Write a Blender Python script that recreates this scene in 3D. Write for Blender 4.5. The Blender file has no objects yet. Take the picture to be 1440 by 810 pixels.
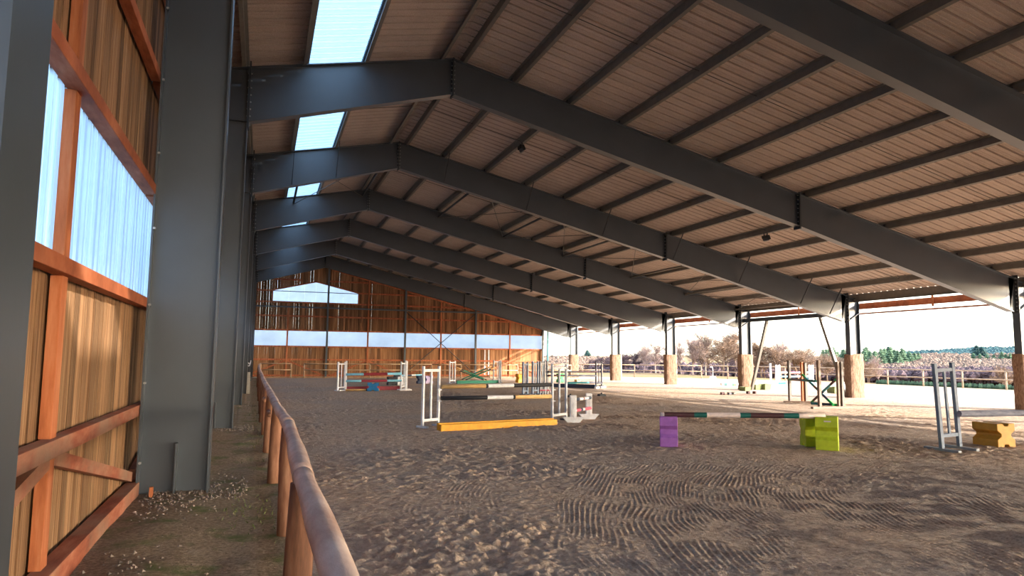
import bpy, math, random
import numpy as np
from mathutils import Vector, Matrix

random.seed(7); RNG = np.random.default_rng(7)
S = bpy.context.scene
COL = S.collection

# ------------------------------------------------------------------ camera
FPX, YAW, PITCH, ROLL, CAMH = 970.09, 0.3463, 0.1003, 0.0094, 1.7
def cam_axes():
    cy, sy, cp, sp = math.cos(YAW), math.sin(YAW), math.cos(PITCH), math.sin(PITCH)
    r = Vector((cy, -sy, 0)); f = Vector((sy*cp, cy*cp, sp)); u = Vector((-sy*sp, -cy*sp, cp))
    cr, sr = math.cos(ROLL), math.sin(ROLL)
    R = r*cr + u*sr; U = -r*sr + u*cr
    return R, U, f
cR, cU, cF = cam_axes()
cam = bpy.data.cameras.new('camera'); cam_o = bpy.data.objects.new('camera', cam); COL.objects.link(cam_o)
cam_o.matrix_world = Matrix(((cR.x, cU.x, -cF.x, 0), (cR.y, cU.y, -cF.y, 0), (cR.z, cU.z, -cF.z, CAMH), (0, 0, 0, 1)))
cam.sensor_width = 36; cam.lens = FPX/1440*36; cam.clip_end = 3000; cam.clip_start = 0.05
S.camera = cam_o

# ------------------------------------------------------------------ world, sun, exposure
SUN_TRAVEL = Vector((-1, 0.80, -0.43)).normalized()
wd = bpy.data.worlds.new('sky'); S.world = wd; wd.use_nodes = True
nt = wd.node_tree; nt.nodes.clear()
sky = nt.nodes.new('ShaderNodeTexSky'); sky.sky_type = 'NISHITA'; sky.sun_disc = False
sky.sun_elevation = math.asin(-SUN_TRAVEL.z)
sky.sun_rotation = math.atan2(-SUN_TRAVEL.x, -SUN_TRAVEL.y)
sky.air_density = 1.0; sky.dust_density = 1.6; sky.ozone_density = 1.0
hs = nt.nodes.new('ShaderNodeHueSaturation'); hs.inputs['Saturation'].default_value = 0.7
bg = nt.nodes.new('ShaderNodeBackground'); bg.inputs['Strength'].default_value = 0.42
out = nt.nodes.new('ShaderNodeOutputWorld')
nt.links.new(sky.outputs[0], hs.inputs['Color']); nt.links.new(hs.outputs[0], bg.inputs[0]); nt.links.new(bg.outputs[0], out.inputs[0])
sl = bpy.data.lights.new('sun', 'SUN'); sl.energy = 5.2; sl.angle = math.radians(0.7); sl.color = (1, 0.92, 0.82)
so = bpy.data.objects.new('sun', sl); COL.objects.link(so)
so.rotation_euler = SUN_TRAVEL.to_track_quat('-Z', 'Y').to_euler(); so.location = (60, -20, 40)
S.view_settings.view_transform = 'Standard'; S.view_settings.look = 'None'
S.view_settings.gamma = 1; S.view_settings.use_curve_mapping = False
S.view_settings.exposure = 1.58
S.cycles.max_bounces = 10; S.cycles.diffuse_bounces = 6; S.cycles.transmission_bounces = 8; S.cycles.transparent_max_bounces = 12
S.cycles.sample_clamp_indirect = 6; S.cycles.use_denoising = True

# ------------------------------------------------------------------ pixel helpers (photo frame 1440x810)
def ray(u, v):
    d = cR*((u-720)/FPX) - cU*((v-405)/FPX) + cF
    return d
def G(u, v, z=0.0):
    d = ray(u, v); t = (z-CAMH)/d.z
    return Vector((d.x*t, d.y*t, z))
def PY(u, v, y):
    d = ray(u, v); t = y/d.y
    return Vector((d.x*t, y, CAMH+d.z*t))
def pix(P):
    q = Vector(P)-Vector((0, 0, CAMH)); d = q.dot(cF)
    return 720+FPX*q.dot(cR)/d, 405-FPX*q.dot(cU)/d
def HZ(P, v):
    """height of the point above ground point P that shows at image row v"""
    a, b = -1.0, 20.0
    for _ in range(40):
        m = (a+b)/2
        if pix((P[0], P[1], m))[1] > v: a = m
        else: b = m
    return (a+b)/2

# ------------------------------------------------------------------ mesh builder
class MB:
    def __init__(s): s.v = []; s.f = []; s.m = []
    def add(s, vs, fs, mi=0):
        o = len(s.v); s.v.extend([tuple(x) for x in vs]); s.f.extend([tuple(i+o for i in f) for f in fs]); s.m.extend([mi]*len(fs)); return s
    def box(s, a, b, mi=0):
        x0, y0, z0 = [min(p, q) for p, q in zip(a, b)]; x1, y1, z1 = [max(p, q) for p, q in zip(a, b)]
        return s.add([(x0,y0,z0),(x1,y0,z0),(x1,y1,z0),(x0,y1,z0),(x0,y0,z1),(x1,y0,z1),(x1,y1,z1),(x0,y1,z1)],
            [(0,3,2,1),(4,5,6,7),(0,1,5,4),(1,2,6,5),(2,3,7,6),(3,0,4,7)], mi)
    def bar(s, p, q, w, h, up=(0,0,1), mi=0):
        p = Vector(p); q = Vector(q); d = (q-p).normalized(); up = Vector(up)
        if abs(d.dot(up)) > 0.98: up = Vector((1, 0, 0))
        a = d.cross(up).normalized(); b = a.cross(d).normalized()
        vs = [e + a*(i*w/2) + b*(j*h/2) for e in (p, q) for i, j in ((-1,-1),(1,-1),(1,1),(-1,1))]
        return s.add(vs, [(3,2,1,0),(4,5,6,7),(0,1,5,4),(1,2,6,5),(2,3,7,6),(3,0,4,7)], mi)
    def tube(s, pts, r, n=8, mi=0, cap=True):
        pts = [Vector(p) for p in pts]; k = len(pts)
        if not hasattr(r, '__len__'): r = [r]*k
        if not hasattr(mi, '__len__'): mi = [mi]*(k-1)
        o = len(s.v); prev = None
        for i, p in enumerate(pts):
            d = (pts[min(i+1, k-1)]-pts[max(i-1, 0)])
            if d.length < 1e-9: d = prev or Vector((0,0,1))
            d.normalize(); prev = d
            up = Vector((0,0,1)) if abs(d.z) < 0.95 else Vector((1,0,0))
            a = d.cross(up).normalized(); b = a.cross(d)
            for j in range(n):
                t = 2*math.pi*(j+.5)/n; s.v.append(tuple(p + a*(r[i]*math.cos(t)) + b*(r[i]*math.sin(t))))
        for i in range(k-1):
            for j in range(n):
                s.f.append((o+i*n+j, o+i*n+(j+1)%n, o+(i+1)*n+(j+1)%n, o+(i+1)*n+j)); s.m.append(mi[i])
        if cap:
            s.f.append(tuple(o+j for j in range(n))[::-1]); s.m.append(mi[0])
            s.f.append(tuple(o+(k-1)*n+j for j in range(n))); s.m.append(mi[-1])
        return s
    def prism(s, poly, ax, t0, t1, mi=0):
        """poly of 2-D points extruded along axis ax ('x','y','z') from t0 to t1"""
        f = {'x': lambda a, b, t: (t, a, b), 'y': lambda a, b, t: (a, t, b), 'z': lambda a, b, t: (a, b, t)}[ax]
        n = len(poly); vs = [f(a, b, t0) for a, b in poly] + [f(a, b, t1) for a, b in poly]
        fs = [tuple(range(n))[::-1], tuple(range(n, 2*n))] + [(i, (i+1) % n, n+(i+1) % n, n+i) for i in range(n)]
        return s.add(vs, fs, mi)
    def mesh(s, name, mats, smooth=False):
        me = bpy.data.meshes.new(name); me.from_pydata(s.v, [], s.f)
        if not isinstance(mats, (list, tuple)): mats = [mats]
        for m in mats: me.materials.append(m)
        if len(mats) > 1: me.polygons.foreach_set('material_index', s.m)
        if smooth: me.polygons.foreach_set('use_smooth', [True]*len(me.polygons))
        me.update(); return me
    def build(s, name, mats, parent=None, smooth=False, bevel=0, mat=None, fixn=False):
        me = s.mesh(name, mats, smooth)
        if fixn:
            import bmesh
            bm = bmesh.new(); bm.from_mesh(me); bmesh.ops.recalc_face_normals(bm, faces=bm.faces); bm.to_mesh(me); bm.free()
        o = bpy.data.objects.new(name, me); COL.objects.link(o)
        if parent: o.parent = parent
        if mat is not None: o.matrix_local = mat
        if bevel:
            md = o.modifiers.new('edge', 'BEVEL'); md.width = bevel; md.segments = 2; md.limit_method = 'ANGLE'
        return o
def link(name, me, parent=None, loc=None, rotz=None):
    o = bpy.data.objects.new(name, me); COL.objects.link(o)
    if parent: o.parent = parent
    if loc is not None: o.location = loc
    if rotz is not None: o.rotation_euler = (0, 0, rotz)
    return o
def tag(o, label, cat, group=None):
    o['label'] = label; o['category'] = cat
    if group: o['group'] = group
    return o
def thing(name, label, cat, loc=(0,0,0), rotz=0, group=None):
    o = bpy.data.objects.new(name, None); COL.objects.link(o); o.location = loc; o.rotation_euler = (0,0,rotz)
    o.empty_display_size = .2
    return tag(o, label, cat, group)
def struct(o): o['kind'] = 'structure'; return o
def stuff(o): o['kind'] = 'stuff'; return o
def setting(name):
    o = bpy.data.objects.new(name, None); COL.objects.link(o); return struct(o)

# ------------------------------------------------------------------ materials
def lin(c): return tuple(((x/255)/12.92 if x/255 <= .04045 else ((x/255+.055)/1.055)**2.4) for x in c) + (1,)
class NT:
    def __init__(s, name):
        s.m = bpy.data.materials.new(name); s.m.use_nodes = True; s.t = s.m.node_tree; s.t.nodes.clear()
        s.o = s.n('ShaderNodeOutputMaterial')
    def n(s, k, **kw):
        x = s.t.nodes.new(k)
        for a, b in kw.items(): setattr(x, a, b)
        return x
    def l(s, a, b): s.t.links.new(a, b)
    def bsdf(s, rough=.6, spec=.5, metal=0):
        b = s.n('ShaderNodeBsdfPrincipled'); b.inputs['Roughness'].default_value = rough
        b.inputs['Specular IOR Level'].default_value = spec; b.inputs['Metallic'].default_value = metal
        s.l(b.outputs[0], s.o.inputs['Surface']); return b
    def coords(s, scale=(1,1,1), kind='Object'):
        tc = s.n('ShaderNodeTexCoord'); mp = s.n('ShaderNodeMapping'); mp.inputs['Scale'].default_value = scale
        s.l(tc.outputs[kind], mp.inputs[0]); return mp.outputs[0]
    def noise(s, vec, scale, detail=4, rough=.6):
        x = s.n('ShaderNodeTexNoise'); x.inputs['Scale'].default_value = scale; x.inputs['Detail'].default_value = detail; x.inputs['Roughness'].default_value = rough
        s.l(vec, x.inputs['Vector']); return x.outputs[0]
    def ramp(s, fac, stops):
        x = s.n('ShaderNodeValToRGB'); e = x.color_ramp.elements
        while len(e) < len(stops): e.new(.5)
        for el, (p, c) in zip(e, stops): el.position = p; el.color = c if len(c) == 4 else tuple(c)+(1,)
        s.l(fac, x.inputs[0]); return x.outputs[0]
    def mix(s, a, b, fac, mode='MIX'):
        x = s.n('ShaderNodeMix'); x.data_type = 'RGBA'; x.blend_type = mode
        for sock, val in ((0, fac), (6, a), (7, b)):
            if hasattr(val, 'links') or isinstance(val, bpy.types.NodeSocket): s.l(val, x.inputs[sock])
            else: x.inputs[sock].default_value = val
        return x.outputs[2]
    def bump(s, h, dist, strength=1):
        x = s.n('ShaderNodeBump'); x.inputs['Distance'].default_value = dist; x.inputs['Strength'].default_value = strength
        s.l(h, x.inputs['Height']); return x.outputs[0]
    def math(s, op, a, b=0):
        x = s.n('ShaderNodeMath'); x.operation = op
        for i, val in enumerate((a, b)):
            if isinstance(val, (int, float)): x.inputs[i].default_value = val
            else: s.l(val, x.inputs[i])
        return x.outputs[0]
def grey(v): return (v, v, v, 1)
def m_paint(name, c, rough=.5, var=.25, scale=6, spec=.5, bumpd=.002, metal=0):
    t = NT(name); b = t.bsdf(rough, spec, metal); v = t.coords()
    n = t.noise(v, scale, 6); c = c if len(c) == 4 else lin(c)
    lo = tuple(x*(1-var) for x in c[:3])+(1,); hi = tuple(min(1, x*(1+var)) for x in c[:3])+(1,)
    t.l(t.ramp(n, [(.3, lo), (.7, hi)]), b.inputs['Base Color'])
    n2 = t.noise(v, scale*9, 3)
    if bumpd: t.l(t.bump(n2, bumpd), b.inputs['Normal'])
    return t.m
def m_wood(name, cols, grain=(22, 22, 1.3), rough=.75, knots=True, bumpd=.004, stain=None, vary=.5):
    """cols: dark, mid, light; per-piece tint comes from random per island / object"""
    t = NT(name); b = t.bsdf(rough, .25)
    gi = t.n('ShaderNodeNewGeometry'); oi = t.n('ShaderNodeObjectInfo')
    rnd = t.math('FRACT', t.math('ADD', gi.outputs['Random Per Island'], oi.outputs['Random']))
    tc = t.n('ShaderNodeTexCoord'); mp = t.n('ShaderNodeMapping'); mp.inputs['Scale'].default_value = grain
    ad = t.n('ShaderNodeVectorMath'); ad.operation = 'ADD'; sc = t.n('ShaderNodeCombineXYZ')
    for i in range(3): t.l(t.math('MULTIPLY', rnd, 37.0), sc.inputs[i])
    t.l(tc.outputs['Object'], ad.inputs[0]); t.l(sc.outputs[0], ad.inputs[1]); t.l(ad.outputs[0], mp.inputs[0])
    n = t.noise(mp.outputs[0], 1.0, 6, .65)
    col = t.ramp(n, [(.25, lin(cols[0])), (.5, lin(cols[1])), (.78, lin(cols[2]))])
    tint = t.ramp(rnd, [(0, grey(1-vary)), (.5, grey(1-vary*.3)), (1, grey(1+vary*.3))])
    col = t.mix(col, tint, 1.0, 'MULTIPLY')
    if stain:
        n3 = t.noise(tc.outputs['Object'], 1.1, 5, .6)
        fac = t.ramp(n3, [(.45, grey(0)), (.7, grey(stain[1]))])
        col = t.mix(col, lin(stain[0]), fac)
    t.l(col, b.inputs['Base Color'])
    t.l(t.bump(n, bumpd), b.inputs['Normal'])
    return t.m
M = {}
M['steel'] = m_paint('dark_slate_paint', (42, 51, 60), .5, .18, 1.5, .8, .0006)
_b = [n for n in M['steel'].node_tree.nodes if n.type == 'BSDF_PRINCIPLED'][0]; _b.inputs['Coat Weight'].default_value = .6; _b.inputs['Coat Roughness'].default_value = .35
M['plate'] = m_paint('plate_paint', (50, 54, 58), .5, .2, 5, .4, .001)
M['bolt'] = m_paint('zinc_bolt', (168, 170, 170), .35, .1, 20, .5, 0, .6)
M['purlin'] = m_paint('galvanised_purlin', (106, 102, 95), .5, .15, 5, .5, .0006, 0)
M['rod'] = m_paint('bare_rod', (95, 90, 84), .5, .2, 8, .5, 0, .3)
M['timber'] = m_wood('orange_timber', [(123, 64, 39), (178, 100, 64), (207, 134, 96)], (9, 2.0, 2.0), .7, stain=((112, 66, 48), .55), vary=.25)
M['timberz'] = m_wood('orange_timber_upright', [(130, 71, 42), (182, 108, 69), (206, 141, 103)], (9, 9, 1.0), .7, vary=.2)
M['dirty'] = m_wood('weathered_red_timber', [(104, 56, 42), (158, 90, 66), (196, 136, 108)], (7, 1.6, 5), .8, stain=((150, 128, 108), .7), vary=.2)
M['board'] = m_wood('rough_board', [(66, 48, 34), (150, 112, 80), (210, 174, 136)], (60, 60, .8), .85, bumpd=.006, vary=.55)
M['boardg'] = m_wood('gable_board', [(80, 54, 36), (148, 104, 70), (194, 150, 108)], (14, 14, .5), .8, bumpd=.004, vary=.55)
M['log'] = m_wood('log_rail', [(160, 130, 116), (202, 172, 156), (226, 204, 190)], (7, 2.2, 7), .7, bumpd=.006, stain=((140, 92, 70), .5), vary=.2)
M['post'] = m_wood('log_post', [(80, 54, 42), (134, 92, 70), (182, 138, 110)], (10, 10, 1.5), .8, bumpd=.006, vary=.3)
M['fence'] = m_wood('pale_fence', [(132, 105, 80), (167, 140, 114), (193, 172, 147)], (4, 4, 4), .8, vary=.25)
M['sheet'] = None
def m_roof():
    t = NT('roof_fleece'); b = t.bsdf(.9, .15); v = t.coords()
    n = t.noise(v, 90, 3, .8); n2 = t.noise(v, .6, 4)
    c = t.ramp(n, [(.3, lin((144, 130, 120))), (.52, lin((186, 170, 158))), (.75, lin((212, 196, 186)))])
    c = t.mix(c, t.ramp(n2, [(.3, grey(.88)), (.7, grey(1.08))]), 1, 'MULTIPLY')
    t.l(c, b.inputs['Base Color']); t.l(t.bump(n, .003), b.inputs['Normal']); return t.m
M['roof'] = m_roof()
def m_poly(name, col, clear=.25, dirt=.12):
    t = NT(name); v = t.coords()
    tr = t.n('ShaderNodeBsdfTranslucent'); tp = t.n('ShaderNodeBsdfTransparent'); gl = t.n('ShaderNodeBsdfGlossy')
    n = t.noise(v, 1.3, 5)
    c = t.ramp(n, [(.3, tuple(x*(1-dirt) for x in lin(col)[:3])+(1,)), (.7, lin(col))])
    t.l(c, tr.inputs[0]); t.l(c, tp.inputs[0]); gl.inputs['Roughness'].default_value = .25
    m1 = t.n('ShaderNodeMixShader'); m1.inputs[0].default_value = clear; t.l(tr.outputs[0], m1.inputs[1]); t.l(tp.outputs[0], m1.inputs[2])
    fr = t.n('ShaderNodeFresnel'); fr.inputs[0].default_value = 1.35
    m2 = t.n('ShaderNodeMixShader'); t.l(fr.outputs[0], m2.inputs[0]); t.l(m1.outputs[0], m2.inputs[1]); t.l(gl.outputs[0], m2.inputs[2])
    t.l(m2.outputs[0], t.o.inputs['Surface']); return t.m
M['poly'] = m_poly('translucent_sheet', (176, 208, 242), .22)
M['polys'] = m_poly('skylight_sheet', (172, 208, 236), .2)
M['polyw'] = m_poly('gable_translucent_sheet', (210, 220, 234), .4)
M['clear'] = m_poly('added_sun_panel', (235, 235, 230), .75)  # for the added roof panel that lets sun onto the left wall
def m_sand():
    t = NT('arena_sand'); b = t.bsdf(.88, .25); v = t.coords()
    n = t.noise(v, .22, 5, .55); n2 = t.noise(v, 14, 6, .7); n3 = t.noise(v, 70, 4, .75)
    c = t.ramp(n2, [(.25, lin((144, 118, 98))), (.5, lin((202, 172, 146))), (.75, lin((228, 202, 176)))])
    n5 = t.noise(v, 5.5, 5, .7); c = t.mix(c, lin((112, 92, 78)), t.ramp(n5, [(.5, grey(0)), (.66, grey(.6))]))
    damp = t.ramp(n, [(.42, grey(0)), (.62, grey(.5))])
    c = t.mix(c, lin((166, 154, 146)), damp)
    t.l(c, b.inputs['Base Color'])
    h = t.math('ADD', t.math('ADD', t.math('MULTIPLY', n2, .7), t.math('MULTIPLY', n3, .3)), t.math('MULTIPLY', n5, .9))
    t.l(t.bump(h, .06, .9), b.inputs['Normal']); return t.m
M['sand'] = m_sand()
def m_path():
    t = NT('muddy_path'); b = t.bsdf(.9, .2); v = t.coords()
    n = t.noise(v, 1.4, 5); n2 = t.noise(v, 26, 5, .7); n3 = t.noise(v, 2.2, 4, .6)
    c = t.ramp(n2, [(.3, lin((98, 84, 66))), (.55, lin((150, 130, 106))), (.8, lin((186, 166, 140)))])
    c = t.mix(c, lin((84, 98, 46)), t.ramp(n3, [(.52, grey(0)), (.68, grey(.75))]))
    c = t.mix(c, lin((156, 142, 122)), t.ramp(n, [(.55, grey(0)), (.75, grey(.5))]))
    t.l(c, b.inputs['Base Color']); t.l(t.bump(n2, .03), b.inputs['Normal']); return t.m
M['path'] = m_path()
def m_ground():
    t = NT('outdoor_ground'); b = t.bsdf(.9, .2)
    tc = t.n('ShaderNodeTexCoord'); v = tc.outputs['Object']
    at = t.n('ShaderNodeAttribute'); at.attribute_name = 'grass'
    n2 = t.noise(v, 4, 6, .7); n = t.noise(v, .12, 4)
    sand = t.ramp(n2, [(.3, lin((156, 136, 116))), (.6, lin((178, 158, 138)))])
    gr = t.ramp(n2, [(.3, lin((88, 84, 44))), (.6, lin((140, 122, 78)))])
    gr = t.mix(gr, lin((150, 112, 88)), t.ramp(n, [(.45, grey(0)), (.6, grey(.8))]))
    t.l(t.mix(sand, gr, at.outputs['Fac']), b.inputs['Base Color']); t.l(t.bump(n2, .05), b.inputs['Normal']); return t.m
M['ground'] = m_ground()
M['wrap'] = m_wood('coir_wrap', [(82, 61, 46), (129, 102, 84), (167, 142, 122)], (30, 30, 7), .95, bumpd=.02, vary=.15)
C = dict(white=(226, 224, 226), greymet=(150, 152, 156), bluegrey=(120, 132, 150), black=(38, 38, 44), tan=(214, 172, 112), yellow=(232, 164, 44), ochre=(196, 142, 52),
    red=(128, 28, 44), sky=(126, 190, 214), blue=(26, 104, 156), green=(24, 118, 92), purple=(158, 100, 176), lime=(190, 204, 44), maroon=(74, 44, 46), pinkw=(226, 206, 196),
    dgreen=(20, 92, 84), navy=(52, 62, 84), woodgrey=(118, 98, 84), darkpost=(92, 82, 76), worn=(128, 132, 146), pink=(214, 96, 116), teal=(64, 132, 140), olive=(108, 118, 72), offw=(206, 206, 210),
    lav=(196, 180, 216), brightgreen=(26, 140, 70), slate=(70, 70, 78), orangew=(190, 112, 74), rubber=(44, 48, 52), concrete=(150, 146, 138))
for k, c in C.items(): M[k] = m_paint('paint_'+k, c, .55, .14, 9, .35, .0012)
M['worn'] = m_wood('worn_painted_log', [(86, 76, 84), (134, 136, 150), (176, 176, 186)], (3, 3, 14), .8, bumpd=.012, vary=.1)
M['pebble'] = m_wood('pebbles', [(96, 84, 76), (140, 124, 112), (186, 172, 160)], (4, 4, 4), .8, vary=.5)
M['fix'] = m_paint('lamp_housing', (44, 44, 46), .45, .15, 10)
M['glass'] = m_paint('lamp_glass', (150, 150, 146), .2, .1, 10)
M['grassb'] = m_paint('grass_blade', (96, 104, 52), .8, .4, 3, .2, 0)
M['bare'] = m_wood('bare_twigs', [(105, 86, 78), (137, 116, 105), (163, 145, 132)], (.6, .6, .6), .9, bumpd=0, vary=.35)
M['barep'] = m_wood('pink_twigs', [(89, 64, 64), (126, 92, 89), (152, 121, 113)], (.6, .6, .6), .9, bumpd=0, vary=.35)
M['bareo'] = m_wood('rust_twigs', [(108, 86, 72), (140, 115, 96), (163, 140, 121)], (.6, .6, .6), .9, bumpd=0, vary=.35)
M['bared'] = m_wood('dark_twigs', [(59, 49, 56), (88, 71, 76), (115, 95, 95)], (.6, .6, .6), .9, bumpd=0, vary=.35)
M['birch'] = m_wood('pale_twigs', [(122, 100, 95), (155, 132, 124), (178, 160, 152)], (.6, .6, .6), .9, bumpd=0, vary=.3)
M['conif'] = m_wood('conifer_needles', [(42, 61, 45), (71, 95, 71), (102, 124, 93)], (.8, .8, .8), .9, bumpd=0, vary=.4)
M['conifd'] = m_wood('dark_conifer_needles', [(22, 42, 44), (40, 68, 66), (62, 92, 84)], (.3, .3, .3), .9, bumpd=0, vary=.4)
M['hillf'] = m_wood('haze_blued_forest', [(36, 63, 70), (59, 88, 91), (90, 115, 111)], (.06, .06, .06), .95, bumpd=0, vary=.45)  # distance haze painted in as blue mixed into the forest green
M['scrub'] = m_wood('scrub_wood', [(90, 73, 65), (120, 100, 87), (142, 124, 107)], (.08, .08, .08), .95, bumpd=0, vary=.4)
M['scrubd'] = m_wood('dark_scrub', [(64, 52, 57), (91, 74, 78), (119, 98, 95)], (.08, .08, .08), .95, bumpd=0, vary=.4)

# ------------------------------------------------------------------ building dimensions (metres)
BAY, Y1 = 7.6973, 17.2567
FY = {i: Y1+(i-1)*BAY for i in range(-4, 7)}       # frame positions; frame 1 is the nearest with its ridge in view
XL, XR, XA = -0.542, 25.65, 4.48                   # inner faces of the two column rows, ridge line
ZA, ZAB, ZL, ZLB, ZK = 9.59, 8.62, 8.585, 7.24, 4.70
SR = (ZA-ZK)/(XR-XA); SL = (ZA-ZL)/(XA-XL)
def ztop(x): return ZA-SR*(x-XA) if x >= XA else ZA-SL*(XA-x)
PUR = .21                                           # purlin depth
YN, YF, YG = -21.6, 57.0, 56.33                      # roof ends, gable plane
XW = -1.33                                          # outer face of the left columns

# ------------------------------------------------------------------ numpy noise for the sand
def vnoise(x, y, seed=0):
    xi = np.floor(x).astype(np.int64); yi = np.floor(y).astype(np.int64); fx = x-xi; fy = y-yi
    fx = fx*fx*(3-2*fx); fy = fy*fy*(3-2*fy)
    def h(a, b):
        n = (a*374761393 + b*668265263 + seed*69069) & 0xffffffff
        n = ((n ^ (n >> 13))*1274126177) & 0xffffffff
        return ((n ^ (n >> 16)) & 0xffff)/65535.0
    return (h(xi, yi)*(1-fx)+h(xi+1, yi)*fx)*(1-fy)+(h(xi, yi+1)*(1-fx)+h(xi+1, yi+1)*fx)*fy
def fbm(x, y, o=4, seed=0):
    r = 0; a = .5
    for i in range(o): r = r+a*vnoise(x*2**i, y*2**i, seed+i); a *= .5
    return r
def sand_h(x, y):
    big = (fbm(x*.35, y*.35, 3, 1)-.45)*.05
    near = np.clip(1.3-y/60, .7, 1)*np.clip(1.5-x/22, .45, 1)
    clod = np.clip(fbm(x*7, y*7, 4, 5)-.45, -.2, .4)*.085
    clod2 = np.clip(vnoise(x*13, y*13, 21)-.58, 0, 1)*.07+np.clip(vnoise(x*22+5, y*22, 25)-.5, 0, 1)*.045
    rough = np.clip((fbm(x*.5+3, y*.5, 3, 9)-.33)*3.4, 0.2, 1)
    wx = (fbm(x*.7, y*.7, 2, 61)-.4)*.5; wy = (fbm(x*.7+9, y*.7, 2, 63)-.4)*.5
    d1 = np.hypot(x-6.4+wx, y-6.6+wy); d3 = np.hypot(x-13+wx, y-2.5+wy)
    rut = np.sin(d1*2*np.pi/.062); rut2 = np.sin(d3*2*np.pi/.062)
    brk = np.clip(1.9*(vnoise(x*5, y*5, 41)-.28), 0, 1.2)
    m1 = np.clip((vnoise(x*.55+7, y*.55+2, 31)-.36)*4, 0, 1)*np.clip(1.5-abs(d1-2.6)/2.0, 0, 1)
    m2 = np.clip((vnoise(x*.4+1, y*.4+9, 33)-.36)*4, 0, 1)*(d3 < 11)*(1-m1)
    flat = 1-.6*np.clip(m1+m2, 0, 1)
    return big + (clod+clod2)*rough*flat*near + (rut*m1+rut2*m2)*.0085*brk
def grid_obj(name, xs, ys, fn, mat, smooth=True, attr=None, more=()):
    V_, F_, A_ = [], [], []; base = 0
    for gx_, gy_ in ((xs, ys),)+tuple(more):
        X, Y = np.meshgrid(gx_, gy_); nx, ny = len(gx_), len(gy_)
        V_.append(np.stack([X, Y, fn(X, Y)], -1).reshape(-1, 3))
        i = (np.arange(ny-1)[:, None]*nx+np.arange(nx-1)[None]).reshape(-1)+base
        F_.append(np.stack([i, i+1, i+nx+1, i+nx], -1)); base += nx*ny
        if attr is not None: A_.append(attr(X, Y).ravel())
    v = np.concatenate(V_); f = np.concatenate(F_)
    me = bpy.data.meshes.new(name); me.vertices.add(len(v)); me.vertices.foreach_set('co', v.ravel())
    me.loops.add(f.size); me.loops.foreach_set('vertex_index', f.ravel().astype(np.int32))
    me.polygons.add(len(f)); me.polygons.foreach_set('loop_start', np.arange(0, f.size, 4, dtype=np.int32))
    me.polygons.foreach_set('use_smooth', np.full(len(f), smooth)); me.update(calc_edges=True)
    if attr is not None:
        a = me.attributes.new('grass', 'FLOAT', 'POINT'); a.data.foreach_set('value', np.concatenate(A_).astype(np.float32))
    me.materials.append(mat); o = bpy.data.objects.new(name, me); COL.objects.link(o); return o
def lsp(a, b, d): return np.linspace(a, b, int(round((b-a)/d))+1)
yb = [10.0]
while yb[-1] < 56.1: yb.append(yb[-1]+.036*max(1, (yb[-1]/10)**1.25))
yb[-1] = 56.2
def edge_h(x, y):
    k = np.clip((26.2-x)/1.5, 0, 1)*np.clip((x-.32)/.3, 0, 1); return sand_h(x, y)*k
struct(grid_obj('floor', lsp(.32, 11, .0145), lsp(3.6, 10, .0145), edge_h, M['sand'], more=((lsp(11, 26.4, .035), lsp(3.6, 10, .025)),
    (lsp(.32, 26.4, .032), np.array(yb)), (lsp(.32, 26.4, .2), lsp(-22, 3.6, .2)))))
struct(grid_obj('floor_path', np.arange(-1.6, .34, .06), np.concatenate([np.arange(-22, 3, .5), np.arange(3, 20, .07), np.arange(20, 56.4, .4)]),
    lambda x, y: (fbm(x*1.6, y*1.6, 4, 50)-.45)*.07*np.clip((.34-x)/.2, 0, 1)+.03*np.exp(-((x+.9)/.5)**2), M['path']))
def ground_h(x, y):
    e = np.maximum(x-45, 0)+np.maximum(y-75, 0)*.6+np.maximum(-3-x, 0)*.5
    d = -np.minimum(e*.055, 7)
    far = np.maximum(np.hypot(x, y)-150, 0)
    return d+far*.016-.02+np.where(e > 0, (fbm(x*.05, y*.05, 3, 70)-.45)*np.minimum(e*.06, 2.5), 0)
def ground_attr(x, y):
    fx = np.interp(y, [-60, 14, 30, 38, 46.5, 53.2, 58.4, 61], [43.8, 43.6, 43.4, 42.7, 41, 37.5, 30.2, 20])
    a = np.clip((x-fx-.3)*2, 0, 1); a = np.where(y > 60, 1, a); return np.where(x < -1.5, 1, a)
def seg(a, b, d): return list(np.arange(a, b, d))
gx = np.array(seg(-400, -40, 30)+seg(-40, 26.4, 6)+seg(26.4, 60, .8)+seg(60, 120, 4)+seg(120, 700, 25))
gy = np.array(seg(-200, -23, 20)+seg(-23, 70, 1.6)+seg(70, 140, 5)+seg(140, 800, 30))
def gfun(x, y):
    inside = (x > -1.7) & (x < 26.3) & (y > -22) & (y < 56.4)
    return np.where(inside, -.25, ground_h(x, y))
struct(grid_obj('ground', gx, gy, gfun, M['ground'], attr=ground_attr))

# ------------------------------------------------------------------ roof: sheets, purlins, skylights
roof = setting('roof')
RIB = [(0, 0), (.13, 0), (.15, .018), (.18, .018), (.20, 0)]
def profile(w=1.0, n=3):
    p = []; step = w/n
    for k in range(n):
        o = k*step
        p += [(o, .06), (o+.028, .06), (o+.04, 0), (o+.14, 0), (o+.15, .010), (o+.165, .010), (o+.175, 0), (o+.225, 0), (o+.235, .010), (o+.25, .010), (o+.26, 0), (o+step-.03, 0), (o+step-.018, .06)]
    p.append((w, .06)); return p
PR = profile()
def sheet_mesh(name, xa, xb, mat):
    m = MB(); n = len(PR)
    for x in (xa, xb):
        for a, b in PR: m.v.append((x, a, ztop(x)+PUR+b))
    for i in range(n-1): m.f.append((i, i+1, n+i+1, n+i)); m.m.append(0)
    return m.mesh(name, mat)
XE0, XE1 = -1.62, 26.15
SK0, SK1 = .80, 2.14
ys_sheet = np.arange(YN, YF-.5, 1.0)
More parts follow.
